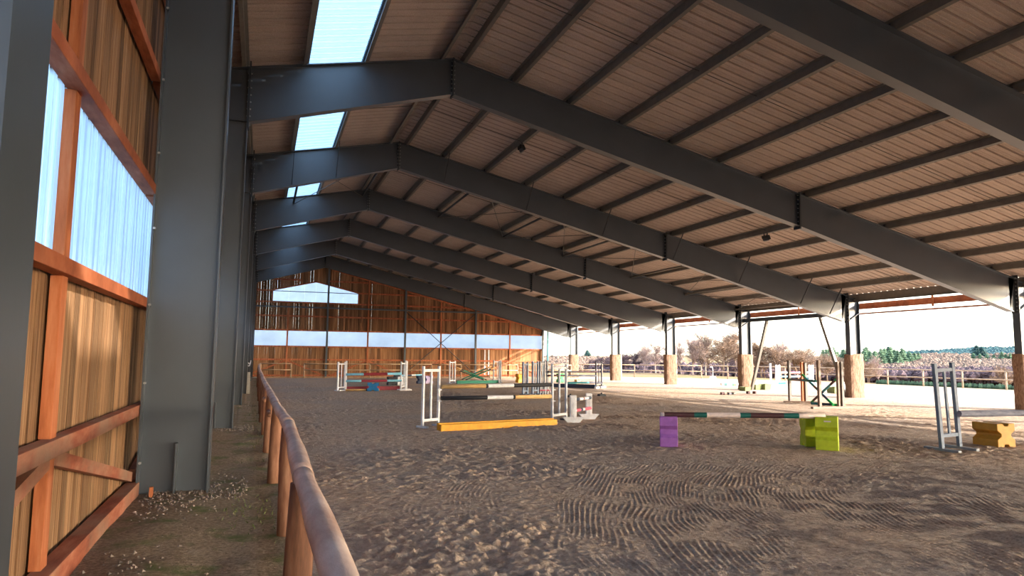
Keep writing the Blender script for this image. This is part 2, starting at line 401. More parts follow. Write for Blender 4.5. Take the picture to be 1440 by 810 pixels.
CP = [i for i, y in enumerate(ys_sheet) if -4.9 < y < -2.9]      # added clear panel, out of view, for the left wall's sun patch
right_me = sheet_mesh('roof_sheet', XA, XE1, M['roof']); left_a = sheet_mesh('roof_sheet', XE0, SK0, M['roof']); left_b = sheet_mesh('roof_sheet', SK1, XA, M['roof'])
sky_me = sheet_mesh('skylight_sheet', SK0-.05, SK1+.05, M['polys'])
ra = sheet_mesh('roof_sheet', XA, 11.42, M['roof']); rb = sheet_mesh('roof_sheet', 12.93, XE1, M['roof']); rc = sheet_mesh('added_clear_sheet', 11.40, 12.95, M['clear'])
for i, y in enumerate(ys_sheet):
    if i in CP:
        for me, nm in ((ra, 'roof_sheet'), (rb, 'roof_sheet'), (rc, 'added_sun_panel')): link(nm, me, roof, (0, y, 0))
    else: link('roof_sheet', right_me, roof, (0, y, 0))
    link('roof_sheet', left_a, roof, (0, y, 0)); link('roof_sheet', left_b, roof, (0, y, 0))
    o = link('skylight_sheet', sky_me, roof, (0, y, .02))
PX = [XA+1.72+1.667*k for k in range(12)]
def purlin_mesh(x, s=1, d=PUR):
    """Z section along y with its flanges following the slope"""
    z0, z1 = ztop(x)-.005, ztop(x)+d-.012; sl = (ztop(x+.1)-ztop(x-.1))/.2; m = MB(); t = .012
    for y0, y1 in ((YN, YF),):
        m.box((x-t/2, y0, z0), (x+t/2, y1, z1))
        f = .075*s
        for (za, dd) in ((z0, f), (z1-.01, -f)):
            m.prism([(x, za), (x+dd, za+dd*sl), (x+dd, za+dd*sl+.01), (x, za+.01)], 'y', y0, y1)
        m.prism([(x+f-t/2, z0+f*sl), (x+f+t/2, z0+f*sl), (x+f+t/2, z0+f*sl+.03), (x+f-t/2, z0+f*sl+.03)], 'y', y0, y1)
    return m
for x in PX: purlin_mesh(x).build('purlin', M['purlin'], roof)
for x in (SK0-.05, SK1+.1, XL-.1, XW+.1): purlin_mesh(x, -1).build('purlin', M['purlin'], roof)
for x, s in ((XA-.26, -1), (XA+.26, 1)): purlin_mesh(x, s, .24).build('ridge_purlin', M['purlin'], roof)
m = MB(); m.box((XR+.42, YN, ZK-.26), (XR+.44, YF, ZK+.10)); m.box((XR+.38, YN, ZK-.27), (XR+.48, YF, ZK-.25)); m.build('eaves_beam', M['purlin'], roof)
# ridge cap above the sheets
m = MB(); m.prism([(XA-.35, ztop(XA-.35)+.27), (XA, ZA+.31), (XA+.35, ztop(XA+.35)+.27), (XA+.35, ztop(XA+.35)+.285), (XA, ZA+.325), (XA-.35, ztop(XA-.35)+.285)], 'y', YN, YF); m.build('ridge_cap', M['plate'], roof)
# skylight edge flashing and saw-tooth closure
m = MB()
zf = ztop(SK1+.16); m.prism([(SK1+.02, ztop(SK1)+PUR-.05), (SK1+.16, zf+PUR-.05), (SK1+.16, zf+PUR-.03), (SK1+.02, ztop(SK1)+PUR-.03)], 'y', YN, YF); m.build('skylight_flashing', M['offw'], roof)
m = MB(); k = 0
for y in np.arange(YN, YF, .111):
    m.add([(SK1-.01, y, ztop(SK1)+.13), (SK1-.01, y+.07, ztop(SK1)+.13), (SK1-.01, y+.035, ztop(SK1)+.26), (SK1+.02, y, ztop(SK1)+.13), (SK1+.02, y+.07, ztop(SK1)+.13), (SK1+.02, y+.035, ztop(SK1)+.26)],
        [(0, 1, 2), (5, 4, 3), (0, 3, 4, 1), (1, 4, 5, 2), (2, 5, 3, 0)])
stuff(m.build('skylight_closure', M['plate'], roof))
# sag rods at mid-bay and cable
for i in range(-4, 6):
    ym = FY[i]+BAY/2
    for xa, xb in ((XA+.2, XE1-.3), (XW, XA-.2)):
        MB().tube([(xa, ym, ztop(xa)+.11), (xb, ym, ztop(xb)+.11)], .011, 5).build('sag_rod', M['rod'], roof)

# ------------------------------------------------------------------ portal frames
ORD = {6: 'dark steel portal frame standing against the far timber gable', 5: 'dark steel portal frame, second from the far timber gable', 4: 'dark steel portal frame, third from the far timber gable',
    3: 'dark steel portal frame, fourth from the far gable, tied by the slanted eaves braces', 2: 'dark steel portal frame with thin stay rods on its web, second nearest whole frame',
    1: 'big dark steel portal frame, nearest one whose whole ridge joint is in view', 0: 'dark steel portal frame crossing the top right corner, broad column beside the boards',
    -1: 'dark steel portal frame whose column edges the far left of the picture', -2: 'dark steel portal frame standing just behind the camera', -3: 'dark steel portal frame, second behind the camera', -4: 'dark steel portal frame at the open end behind the camera'}
tF, tW, bF = .022, .014, .26
def ibeam_poly(m, top, bot, y, w=bF):
    """web polygon between polyline top and bot (lists of (x,z)), flanges along both, lying in plane y"""
    web = list(top)+list(bot)[::-1]
    m.prism(web, 'y', y-tW/2, y+tW/2)
    for ln in (top, bot):
        for (xa, za), (xb, zb) in zip(ln[:-1], ln[1:]):
            d = Vector((xb-xa, zb-za)).normalized(); nx, nz = -d.y*tF/2, d.x*tF/2
            m.prism([(xa-nx, za-nz), (xb-nx, zb-nz), (xb+nx, zb+nz), (xa+nx, za+nz)], 'y', y-w/2, y+w/2)
XS = 15.88; ZSB = 5.93
ZRB = 3.52
def bolts(m, x, z0, z1, y, n=7, dx=.03, dirx=0):
    for k in range(n):
        z = z0+(z1-z0)*(k+.5)/n
        for s in (-1, 1): m.tube([(x-dx, y+s*.075, z), (x+dx, y+s*.075, z)], .019, 6)
fr_objs = {}
for i in range(-4, 7):
    y = FY[i]; F = thing('portal_frame', ORD[i], 'steel frame', (0, 0, 0)); fr_objs[i] = F
    # left column, full height of the knee
    m = MB(); ibeam_poly(m, [(XL-.011, .0), (XL-.011, ZL-.02)], [(XW, .0), (XW, ztop(XW)-.02)], y, .28)
    for z in (ZLB, ): m.box((XW+.01, y-.12, z-.01), (XL-.02, y+.12, z+.012))
    m.prism([(XW-.02, ztop(XW)-.03), (XL, ZL-.03), (XL, ZL), (XW-.02, ztop(XW))], 'y', y-.13, y+.13)
    c = m.build('column', M['steel'], F, fixn=True)
    m = MB(); m.box((-.935, y-.15, 0), (-.915, y-tW/2, .62)); m.build('base_stiffener', M['steel'], c)
    m = MB()
    for z in np.arange(.4, 8.2, .95): m.tube([(XW+.02, y-.11, z), (XW+.02, y-.155, z)], .016, 6)
    stuff(m.build('wall_bolts', M['bolt'], c))
    # left rafter
    m = MB(); ibeam_poly(m, [(XL+.03, ZL), (XA-.015, ZA)], [(XL+.03, ZLB), (XA-.015, ZAB)], y); m.build('rafter', M['steel'], F, fixn=True)
    # right rafter in two lengths
    m = MB(); ibeam_poly(m, [(XA+.015, ZA), (XS-.02, ztop(XS-.02))], [(XA+.015, ZAB), (XS-.04, ZSB)], y); m.build('rafter', M['steel'], F, fixn=True)
    m = MB(); ibeam_poly(m, [(XS+.02, ztop(XS+.02)), (XR-.02, ztop(XR-.02))], [(XS+.0, ZSB-.01), (XR-.30, ZRB)], y)
    m.prism([(XR-.30, ZRB), (XR-.02, ZRB+.02), (XR-.02, ztop(XR)), (XR-.30, ztop(XR-.3))], 'y', y-tW/2, y+tW/2); m.build('rafter', M['steel'], F, fixn=True)
    # right column
    m = MB(); ibeam_poly(m, [(XR+.01, 0), (XR+.01, ZK-.05)], [(XR+.62, 0), (XR+.62, ztop(XR+.62)+.05)], y, .27)
    m.prism([(XR, ZK-.04), (XR+.64, ztop(XR+.64)-.02), (XR+.64, ztop(XR+.64)), (XR, ZK-.02)], 'y', y-.13, y+.13)
    m.bar((XR+.02, y, ZRB+.02), (XR+.61, y, ZRB+.38), .24, .02)
    m.build('column', M['steel'], F, fixn=True)
    # bolted plates
    for nm, px_, z0, z1, nb in (('knee_plate', XL+.012, ZLB-.16, ZL+.13, 9), ('ridge_plate', XA, ZAB-.05, ZA+.03, 8), ('splice_plate', XS, ZSB-.1, ztop(XS)+.06, 8), ('knee_plate', XR-.01, ZRB-.06, ZK+.14, 9)):
        m = MB()
        if nm == 'splice_plate': m.prism([(XS-.055, z0), (XS-.005, z0), (XS+.03, z1), (XS-.02, z1)], 'y', y-.14, y+.14)
        else: m.box((px_-.018, y-.14, z0), (px_+.018, y+.14, z1))
        p = m.build(nm, M['plate'], F, fixn=True)
        m = MB(); bolts(m, px_-(.02 if nm == 'splice_plate' else 0), z0+.03, z1-.03, y, nb, .05); stuff(m.build('bolts', M['bolt'], p))
    # small cleats carrying the purlins
    m = MB()
    for x in PX: m.box((x-.05, y-.03, ztop(x)+.01), (x-.03, y+.03, ztop(x)+.15)); m.tube([(x-.06, y-.02, ztop(x)+.1), (x-.09, y-.02, ztop(x)+.1)], .014, 6)
    stuff(m.build('purlin_cleats', M['plate'], F))
    if i == 2:      # stay rods down to the bottom flange, towards the camera
        for x in [SK0-.05, SK1+.1]+PX[0:12:2]+[PX[11]]:
            zb = (ZAB-(XA-x)*(ZAB-ZLB)/(XA-XL) if x < XA else ZAB-(x-XA)*(ZAB-ZSB)/(XS-XA) if x < XS else ZSB-(x-XS)*(ZSB-ZRB)/(XR-XS))
            MB().bar((x, y-.10, zb+.05), (x+.02, y-.85, ztop(x)+.02), .045, .02, (1, 0, 0)).build('stay_rod', M['plate'], F)
# long struts and crossed rods between frames 2 and 3
NX = [1.1, 4.2, 7.9, 11.25, 14.6, 18.6, 22.0, 25.3]
BR = thing('roof_bracing', 'crossed steel rods and tubes bracing the roof between two frames', 'bracing')
for x in NX: MB().tube([(x, FY[2]+.02, ztop(x)-.25), (x, FY[3]-.02, ztop(x)-.25)], .05, 8).build('strut', M['purlin'] if x > 14 else M['plate'], BR, smooth=True)
for a, b in zip(NX[:-1], NX[1:]):
    if a < XA < b: continue
    MB().tube([(a, FY[2]+.05, ztop(a)-.32), (b, FY[3]-.05, ztop(b)-.32)], .016, 6).build('rod', M['rod'], BR)
    MB().tube([(b, FY[2]+.05, ztop(b)-.33), (a, FY[3]-.05, ztop(a)-.33)], .016, 6).build('rod', M['rod'], BR)
# eaves portal brace between right columns of frames 2 and 3
EB = thing('eaves_brace', 'dark steel beam on two slanted legs between two wrapped right columns', 'bracing')
xb = XR+.3
MB().bar((xb, FY[2]+.02, 3.92), (xb, FY[3]-.02, 3.92), .16, .2).build('beam', M['steel'], EB)
for ya, yb in ((FY[2]+.5, FY[2]+1.95), (FY[3]-.5, FY[3]-1.9)):
    MB().bar((xb, ya, .03), (xb, yb, 3.82), .14, .14).build('leg', M['purlin'], EB)
# wraps round the right columns
WL = {1: 'brown fibre wrap on the column at the right edge of the picture', 2: 'brown fibre wrap on the column beside the crossed blue-green poles', 3: 'brown fibre wrap on the column beside the farther slanted brace leg',
    4: 'brown fibre wrap on the third column from the far gable', 5: 'brown fibre wrap on the second column from the far gable', 6: 'brown fibre wrap on the column nearest the far gable', 0: 'brown fibre wrap on the column just right of the picture'}
for i in range(0, 7):
    y = FY[i]; m = MB(); n = 28; zt = 1.98
    for zi in range(13):
        z = zt*zi/12
        for k in range(n):
            t = 2*math.pi*k/n; cx, cyy = math.cos(t), math.sin(t)
            q = max(abs(cx)/.42, abs(cyy)/.25); rr = 1/q
            rr = rr*.55+.45*1/math.sqrt((cx/.46)**2+(cyy/.29)**2)
            rr *= 1+.05*(random.random()-.5)+.03*math.sin(zi*1.3+i+k)
            m.v.append((XR+.31+cx*rr, y+cyy*rr, z if zi < 12 else z+random.uniform(-.02, .03)))
    for zi in range(12):
        for k in range(n): m.f.append((zi*n+k, zi*n+(k+1) % n, (zi+1)*n+(k+1) % n, (zi+1)*n+k)); m.m.append(0)
    m.f.append(tuple(12*n+k for k in range(n))); m.m.append(0)
    w = m.build('column_wrap', M['wrap']); tag(w, WL[i], 'column wrap', 'wraps on the right columns')

# fascia along the open right side
fas = setting('trim_1')
XFa = XR+.72
for i in range(-4, 6):
    y0, y1_ = FY[i], FY[i+1]
    MB().box((XFa, y0+.01, 4.10), (XFa+.07, y1_-.01, 4.38)).build('fascia_board', M['timber'], fas)
    MB().box((XFa+.01, y0+.01, 3.86), (XFa+.06, y1_-.01, 3.93)).build('fascia_rail', M['timber'], fas)
    MB().box((XFa-.02, (y0+y1_)/2-.05, 4.0), (XFa+.0, (y0+y1_)/2+.05, 4.62)).build('fascia_hanger', M['timberz'], fas)
    MB().box((XFa-.06, y0-.06, 3.74), (XFa-.005, y0+.06, 4.55)).build('fascia_hanger', M['timberz'], fas)
    MB().tube([(XFa+.25, y0+.25, 0), (XFa+.25, y0+.25, 3.8)], .022, 6).build('cable', M['offw'], fas)

# ------------------------------------------------------------------ left wall
wl = setting('wall_left')
XB = XW-.16                                           # board plane
def board(m, p0, p1, t, plane, jitter=.006):
    pass
BW = {}
def add_boards(parent, y0, y1, z0, z1, single, topfn=None):
    y = y0; joined = MB()
    while y < y1-.03:
        w = random.uniform(.10, .17); w = min(w, y1-y); g = random.uniform(.003, .008); off = random.uniform(-.006, .006)
        zt = z1
        if single:
            MB().box((XB-.024+off, y+g/2, z0), (XB+off, y+w-g/2, zt)).build('plank', M['board'], parent)
        else: joined.box((XB-.024+off, y+g/2, z0), (XB+off, y+w-g/2, zt))
        y += w
    if not single: stuff(joined.build('planks', M['board'], parent))
for z0, z1 in ((.02, 2.36), (3.72, ztop(XW)+.1)):
    add_boards(wl, 1.3, 16.9, z0, z1, True); add_boards(wl, 16.9, YG, z0, z1, False); add_boards(wl, -21.3, 1.3, z0, z1, False)
def corr(y0, y1, z0, z1):
    m = MB(); n = int((y1-y0)/.012); P = []
    for k in range(n+1):
        y = y0+(y1-y0)*k/n; ph = (y/.19) % 1
        P.append((XB-.045+.06*(0 if ph < .22 else (ph-.22)/.16 if ph < .38 else 1 if ph < .82 else (1-ph)/.18), y))
    for z in (z0, z1):
        for x, y in P: m.v.append((x, y, z))
    for k in range(n): m.f.append((k, k+1, n+k+2, n+k+1)); m.m.append(0)
    return m
for y in np.arange(-21.3, 56, 1.064): corr(y, min(y+1.064, YG), 2.30, 3.80).build('translucent_sheet', M['poly'], wl)
GI = [(.07, .2, .15, 'dirty'), (1.02, .13, .11, 'dirty'), (2.33, .12, .12, 'timber'), (3.74, .12, .14, 'timber'), (5.2, .12, .11, 'timber'), (6.55, .12, .11, 'timber'), (7.75, .12, .11, 'timber')]
for i in range(-4, 6):
    y0, y1_ = FY[i]+.06, FY[i+1]-.06; ym = (y0+y1_)/2+.22
    for z, h, d, mt in GI: MB().box((XB+.03, y0, z-h/2), (XB+.03+d, y1_, z+h/2)).build('girt', M[mt], wl, bevel=.006 if i < 1 else 0)
    for za, zb in ((.17, 0.955), (1.085, 2.27), (2.39, 3.68), (3.80, 5.14), (5.26, 6.49), (6.61, 7.69)):
        MB().box((XB+.015, ym-.075, za), (XB+.095, ym+.075, zb)).build('stud', M['timberz'], wl, bevel=.005 if i < 1 else 0)
    for s, ye in ((1, y1_-.05), (-1, y0+.05)):
        MB().bar((XB+.07, ym+s*.09, .93), (XB+.07, ye, .24), .07, .11, (0, 0, 1)).build('brace', M['dirty'], wl)
# small peg by the column foot
tag(MB().box((-1.17, 9.25, -.02), (-1.13, 9.3, .14)).build('wooden_peg', M['timberz']), 'short orange wooden peg at the foot of the broad left column', 'peg')

# ------------------------------------------------------------------ far gable wall
wg = setting('wall_far')
XG0, XG1 = XB, 23.22
def gtop(x): return ztop(x)+.19
HW = dict(x0=.62, x1=7.2, z0=5.82, zs=6.70, xa=3.87, za=7.47)
def hwtop(x): return HW['za']-(abs(x-HW['xa'])/(3.3))*(HW['za']-HW['zs'])
jl = [MB(), MB()]; x = XG0
def plank_y(m, x0, x1, z0a, z0b, z1a, z1b, off):
    y0, y1 = YG+.09+off, YG+.115+off
    m.add([(x0,y0,z0a),(x1,y0,z0b),(x1,y1,z0b),(x0,y1,z0a),(x0,y0,z1a),(x1,y0,z1b),(x1,y1,z1b),(x0,y1,z1a)], [(0,3,2,1),(4,5,6,7),(0,1,5,4),(1,2,6,5),(2,3,7,6),(3,0,4,7)])
while x < XG1-.02:
    w = min(random.uniform(.14, .24), XG1-x); g = random.choice([.001]*7+[.003, .005 if x < 9 else .002])
    for xe in (HW['x0'], HW['x1']):
        if x < xe-.01 and x+w > xe: w = xe-x
    xa, xb_ = x, x+w-g; off = random.uniform(-.008, .008)
    plank_y(jl[0], xa, xb_, .02, .02, 2.42, 2.42, off)
    tA, tB = gtop(xa), gtop(xb_)
    if (xa+xb_)/2 > HW['x0'] and (xa+xb_)/2 < HW['x1']:
        plank_y(jl[1], xa, xb_, 3.62, 3.62, HW['z0'], HW['z0'], off)
        plank_y(jl[1], xa, xb_, hwtop(xa), hwtop(xb_), tA, tB, off)
    else: plank_y(jl[1], xa, xb_, 3.62, 3.62, tA, tB, off)
    x += w
stuff(jl[0].build('lower_planks', M['boardg'], wg)); stuff(jl[1].build('upper_planks', M['boardg'], wg))
SP = [4.82, 11.02, 17.05]; TP = [1.84, 8.02, 14.06, 20.18]
edges = sorted([XG0]+SP+TP+[XG1])
for a, b in zip(edges[:-1], edges[1:]):
    MB().box((a+.03, YG+.10, 2.40), (b-.03, YG+.108, 3.66)).build('pane', M['polyw'], wg)
hx = [HW['x0'], 1.84, 3.0, 3.87, 4.82, 6.0, HW['x1']]
for a, b in zip(hx[:-1], hx[1:]):
    MB().prism([(a+.001, HW['z0']), (b-.001, HW['z0']), (b-.001, hwtop(b-.001)), (a+.001, hwtop(a+.001))], 'y', YG+.10, YG+.108).build('pane', M['polyw'], wg, fixn=True)
def grail(z, x0=XG0, x1=XG1, h=.12, mt='timber'): MB().box((x0, YG+.0, z-h/2), (x1, YG+.085, z+h/2)).build('rail', M[mt], wg)
for z, xa, xb_ in ((1.38, XG0, XG1), (2.39, XG0, XG1), (3.66, XG0, XG1), (4.76, XG0, 22.9), (5.83, XG0, 19.0), (6.70, XG0, HW['x0']), (6.72, HW['x1'], 14.6), (7.60, XG0, 2.8), (7.60, 4.9, 11.4), (.16, XG0, XG1)): grail(z, xa, xb_)
grail(6.68, HW['x0'], HW['x1'], .05, 'rod')
for (xa, za), (xb_, zb) in (((HW['x0'], HW['zs']+.04), (HW['xa'], HW['za']+.05)), ((HW['xa'], HW['za']+.05), (HW['x1'], HW['zs']+.04)), ((HW['x0'], HW['z0']), (HW['x0'], HW['zs'])), ((HW['x1'], HW['z0']), (HW['x1'], HW['zs']))):
    MB().bar((xa, YG+.05, za), (xb_, YG+.05, zb), .08, .1).build('window_trim', M['timber'], wg)
for (xa, xb_) in ((XG0, XA), (XA, XG1)):
    MB().bar((xa, YG+.05, ztop(xa)-.12 if xa != XA else ZA-.14), (xb_, YG+.05, ztop(xb_)-.12 if xb_ != XA else ZA-.14), .09, .14).build('top_plate', M['timber'], wg)
MB().bar((XA+.6, YG+.03, 7.09+.244*(11.02-XA-.6)), (XG1, YG+.03, 7.09-.244*(XG1-11.02)), .09, .14).build('sloping_rail', M['timber'], wg)
for x in TP: MB().box((x-.06, YG-.02, 0), (x+.06, YG+.06, min(ztop(x), 5.75 if x < 7.5 else 9)-.1)).build('stud', M['timberz'], wg)
for x in SP+[XG1]:
    m = MB(); z1 = ztop(x)-.05; m.box((x-.07, YG-.20, 0), (x+.07, YG-.185, z1)); m.box((x-.07, YG-.04, 0), (x+.07, YG-.025, z1)); m.box((x-.006, YG-.19, 0), (x+.006, YG-.03, z1)); m.build('steel_post', M['steel'], wg)
MB().box((XG0, YG-.15, 5.40), (20.9, YG-.05, 5.52)).build('steel_rail', M['steel'], wg)
for (a, b) in (((SP[1], 5.40), (SP[2], .25)), ((SP[2], 5.40), (SP[1], .25))):
    MB().tube([(a[0], YG-.11, a[1]), (b[0], YG-.11, b[1])], .03, 6).build('brace_rod', M['plate'], wg)
for x in TP:
    for s in (-1, 1): MB().bar((x+s*.06, YG+.04, 1.30), (x+s*2.7, YG+.04, .22), .06, .11).build('brace', M['timber'], wg)
for x in (17.95, 18.3): MB().box((x-.05, YG+.06, .2), (x+.05, YG+.085, 2.35)).build('pale_strip', M['offw'], wg)
MB().tube([(XG1+.5, YG, 0), (XG1+.5, YG, 4.1)], .07, 10).build('downpipe', M['teal'], wg)

# ------------------------------------------------------------------ log fence along the path
FN = thing('log_fence', 'round log fence with a kinked top rail beside the left path', 'fence')
pts = [(.262, 1.2), (.255, 2.5), (.25, 3.5), (.25, 4.5), (.262, 5.65), (.275, 6.85), (.285, 7.35), (.235, 9.2), (.19, 12.2), (.13, 16.7), (.06, 22.8), (0, 29.8), (-.06, 38), (-.10, 44), (-.11, 48)]
def railp(y):
    return np.interp(y, [p[1] for p in pts], [p[0] for p in pts])
joints = [1.0, 4.05, 7.1, 9.95, 12.95, 15.9, 18.8, 21.7, 24.7, 27.6, 30.6, 33.6, 36.5, 39.5, 42.5, 45.5, 48.4]
for a, b in zip(joints[:-1], joints[1:]):
    P = []; R = []
    n = 14 if a < 13 else 5
    da, db = random.uniform(-.008, .008), random.uniform(-.012, .012); ra_ = random.uniform(.057, .064) if a > 4 else .061
    for k in range(n+1):
        t = k/n; y = a+(b-a)*t
        P.append((railp(a)+(railp(b)-railp(a))*t+da+.008*math.sin(t*3), y, 1.03+db*(t-.5)*2-.012*math.sin(math.pi*t))); R.append(ra_*(1+.05*math.sin(t*11+a)+random.uniform(-.02, .02))*(1-.10*t))
    MB().tube(P, R, 18).build('rail', M['log'], FN, smooth=True)
for k, y in enumerate(joints):
    x = float(railp(y))-.005 + random.uniform(-.015, .015); r = random.uniform(.072, .085)
    lean = random.uniform(-.02, .02)
    MB().tube([(x+lean, y, -.1), (x+lean*.6, y, .35), (x, y, .7), (x+.01, y, 1.0)], [r*1.02, r, r*.97, r*.92], 16).build('post', M['post'], FN, smooth=True)
    if 2 < k < 5: MB().tube([(x-.10, y-.35, .93), (x-.10, y+.30, .93)], .03, 10).build('splice_log', M['post'], FN, smooth=True)

# fence along the far gable, in two runs with a gap
def rail_fence(name, label, path, z=(.62, 1.08), mat='fence', step=2.6, r=.045, post=.055):
    F = thing(name, label, 'fence')
    for k in range(len(path)-1):
        a = Vector(path[k]).to_3d(); b = Vector(path[k+1]).to_3d(); L = (b-a).length; n = max(1, round(L/step))
        for j in range(n):
            p = a+(b-a)*(j/n); q = a+(b-a)*((j+1)/n)
            for zz in z: MB().tube([(p.x, p.y, zz), (q.x, q.y, zz)], r, 8).build('rail', M[mat], F, smooth=True)
            MB().tube([(p.x, p.y+.06, -.3), (p.x, p.y+.06, z[1]+.04)], post, 8).build('post', M[mat], F, smooth=True)
        if k == len(path)-2: MB().tube([(b.x, b.y+.06, -.3), (b.x, b.y+.06, z[1]+.04)], post, 8).build('post', M[mat], F, smooth=True)
    return F
YFf = 54.6
rail_fence('rail_fence', 'short pale two-rail fence in the far left corner before the gable', [(-.1, 48.4), (.0, YFf), (2.15, YFf)])
rail_fence('rail_fence', 'long pale two-rail fence running along the foot of the far gable', [(3.1, YFf), (25.2, YFf)])
MB_ = MB(); MB_.box((-.2, 54.9, -.05), (25.4, 55.02, .10)); tag(MB_.build('kerb_board', M['fence']), 'low pale kerb board lying under the fence along the far gable', 'kerb')
rail_fence('rail_fence', 'two-rail timber fence round the sunlit outdoor arena', [(43.7, 12), (43.4, 30), (42.7, 38), (41, 46.5), (37.5, 53.2), (30.2, 58.4), (25.2, 59.6)], (.60, 1.12), step=2.7)

# ------------------------------------------------------------------ gravel by the columns and low plants
m = MB()
for _ in range(1500):
    k = random.choice([0, 0, 0, 1, 1, 2]); yb = FY[0]+random.gauss(-.05, .45)+ (BAY*k); xx = random.uniform(-1.25, -.1)
    if k == 0 and random.random() < .4: yb = random.uniform(5.5, 9.8); xx = random.uniform(-1.25, -.9)+abs(random.gauss(0, .25))
    r = random.uniform(.008, .022); z = .03*math.exp(-((xx+.9)/.5)**2)+r*.3
    n = len(m.v)
    vs = [(xx+dx*r*random.uniform(.7, 1.3), yb+dy*r*random.uniform(.7, 1.3), z+dz*r*random.uniform(.5, .9)) for dx, dy, dz in ((1,0,0),(-1,0,0),(0,1,0),(0,-1,0),(0,0,1),(0,0,-1))]
    m.add(vs, [(0,2,4),(2,1,4),(1,3,4),(3,0,4),(2,0,5),(1,2,5),(3,1,5),(0,3,5)])
g = stuff(m.build('gravel', M['pebble'])); g['label'] = 'grey-brown gravel strewn round the feet of the left columns'; g['category'] = 'gravel'
m = MB()
for _ in range(420):
    xx, yy = random.uniform(-.35, .2), random.choice([random.gauss(14, 2.2), random.gauss(8.2, .5), random.gauss(20, 3)])
    if yy < 6: continue
    h = random.uniform(.015, .05); a = random.uniform(0, 6.28); w = .006
    m.add([(xx-w*math.cos(a), yy-w*math.sin(a), 0), (xx+w*math.cos(a), yy+w*math.sin(a), 0), (xx+random.uniform(-.03, .03), yy+random.uniform(-.03, .03), h)], [(0, 1, 2)])
g = stuff(m.build('grass', M['grassb'])); g['label'] = 'sparse green weeds on the path beside the log fence'; g['category'] = 'grass'

# ------------------------------------------------------------------ jump building blocks
def frame_standard(label, a, b, h, mat='white', top=.93, bot=.12, lean=0, feet=.36, post=.055, centre=True, footmat=None, group=None, tops=None, footdz=0):
    """a,b: ground points of the two uprights"""
    a = Vector(a); b = Vector(b); d = b-a; L = d.length; rz = math.atan2(d.y, d.x)
    T = thing('jump_standard', label, 'jump standard', (a.x, a.y, .0), rz, group)
    if lean: T.rotation_euler = (0, lean, rz)
    hs = tops or (h, h)
    for k, x in enumerate((0, L)):
        m = MB(); m.box((x-post/2, -post/2, .03), (x+post/2, post/2, hs[k])); m.build('post', M[mat], T, bevel=.004)
        m = MB(); m.box((x-post*.55, -feet/2, 0), (x+post*.55, feet/2, .05)); m.build('foot', M[footmat or mat], T, bevel=.004)
    for z in (h*top, h*bot): MB().box((post/2, -post*.4, z-.032), (L-post/2, post*.4, z+.032)).build('crossbar', M[mat], T)
    if centre: MB().box((L/2-.022, -.018, h*bot+.03), (L/2+.022, .018, h*top-.03)).build('slat', M[mat], T)
    return T
def pole(label, p, q, r=.05, segs=(('white', 1),), group=None, name='jump_pole', n=12, off=(0, 0, 0)):
    p = Vector(p)+Vector(off); q = Vector(q)+Vector(off); t = 0; pts = [p]; mi = []; mats = []
    for k, w in segs:
        t += w; pts.append(p.lerp(q, min(1, t/sum(x[1] for x in segs))))
        if M[k] not in mats: mats.append(M[k])
        mi.append(mats.index(M[k]))
    P = []; I = []
    for i in range(len(pts)-1):      # doubled rings keep the painted bands sharp
        P += [pts[i], pts[i+1]]; I += [mi[i], mi[i]]
    m = MB()
    m.tube(pts, r, n, mi)
    o = m.build(name, mats, smooth=False); o.data.polygons.foreach_set('use_smooth', [len(p_.vertices) == 4 for p_ in o.data.polygons])
    return tag(o, label, 'pole', group)
def beam(label, p, q, w, h, mat, name='jump_plank', group=None, cat='plank'):
    return tag(MB().bar(p, q, w, h).build(name, M[mat], bevel=.006), label, cat, group)
def xblock(label, P, rz, w=.5, h=.58, t=.34, mat='purple', notch=.13, name='jump_block', waist=.13, waistz=(.30, .42, .58, .70)):
    """hourglass profile with pole notches, extruded by t"""
    a, b, c, d = [k*h for k in waistz]; hw = w/2; n = notch/2
    prof = [(-hw, 0), (-n, 0), (-n*.6, n*.7), (n*.6, n*.7), (n, 0), (hw, 0), (hw, a), (hw-waist, b), (hw-waist, c), (hw, d), (hw, h), (n, h), (n*.6, h-n*.7), (-n*.6, h-n*.7), (-n, h), (-hw, h), (-hw, d), (-hw+waist, c), (-hw+waist, b), (-hw, a)]
    o = MB().prism(prof, 'y', -t/2, t/2).build(name, M[mat], bevel=.012, fixn=True)
    o.location = (P[0], P[1], 0); o.rotation_euler = (0, 0, rz)
    return tag(o, label, 'jump block')

# --- front jump: white standards, banded poles, yellow planks
a, b = G(594, 602), G(616, 599.5); hL = HZ(a, 515)
frame_standard('white frame standard at the left end of the jump with yellow planks', a, b, hL, 'white', footmat='offw')
c, d = G(776.5, 594), G(796, 591.5); hR = HZ(c, 512)
frame_standard('pale grey-white frame standard at the right end of the jump with yellow planks', c, d, hR, 'offw', footmat='slate')
def at_frac(p, q, t): return Vector(p).lerp(Vector(q), t)
pl, pr = b+Vector((.05, -.06, 0)), c+Vector((-.06, -.06, 0))
def lift(P, v): return Vector((P[0], P[1], HZ(P, v)))
pole('top pole of the yellow-plank jump, tan then white then black', lift(pl, 544), lift(pr, 541), .052, (('tan', .385), ('black', .02), ('white', .235), ('black', .36)))
pole('middle pole of the yellow-plank jump, black then white then tan', lift(pl, 560), lift(pr, 557.5), .052, (('black', .40), ('white', .235), ('black', .02), ('tan', .345)))
for P in (b, c):
    for v in (547, 563): 
        z = HZ(P, v)
        m = MB(); m.box((P.x-.05, P.y-.11, z-.03), (P.x+.05, P.y-.02, z)); tag(m.build('jump_cup', M['white']), 'white pole cup on the %s standard of the yellow-plank jump, %s' % ('left' if P is b else 'right', 'upper' if v == 547 else 'lower'), 'cup')
y1a, y1b = G(619, 606.5), G(782, 598)
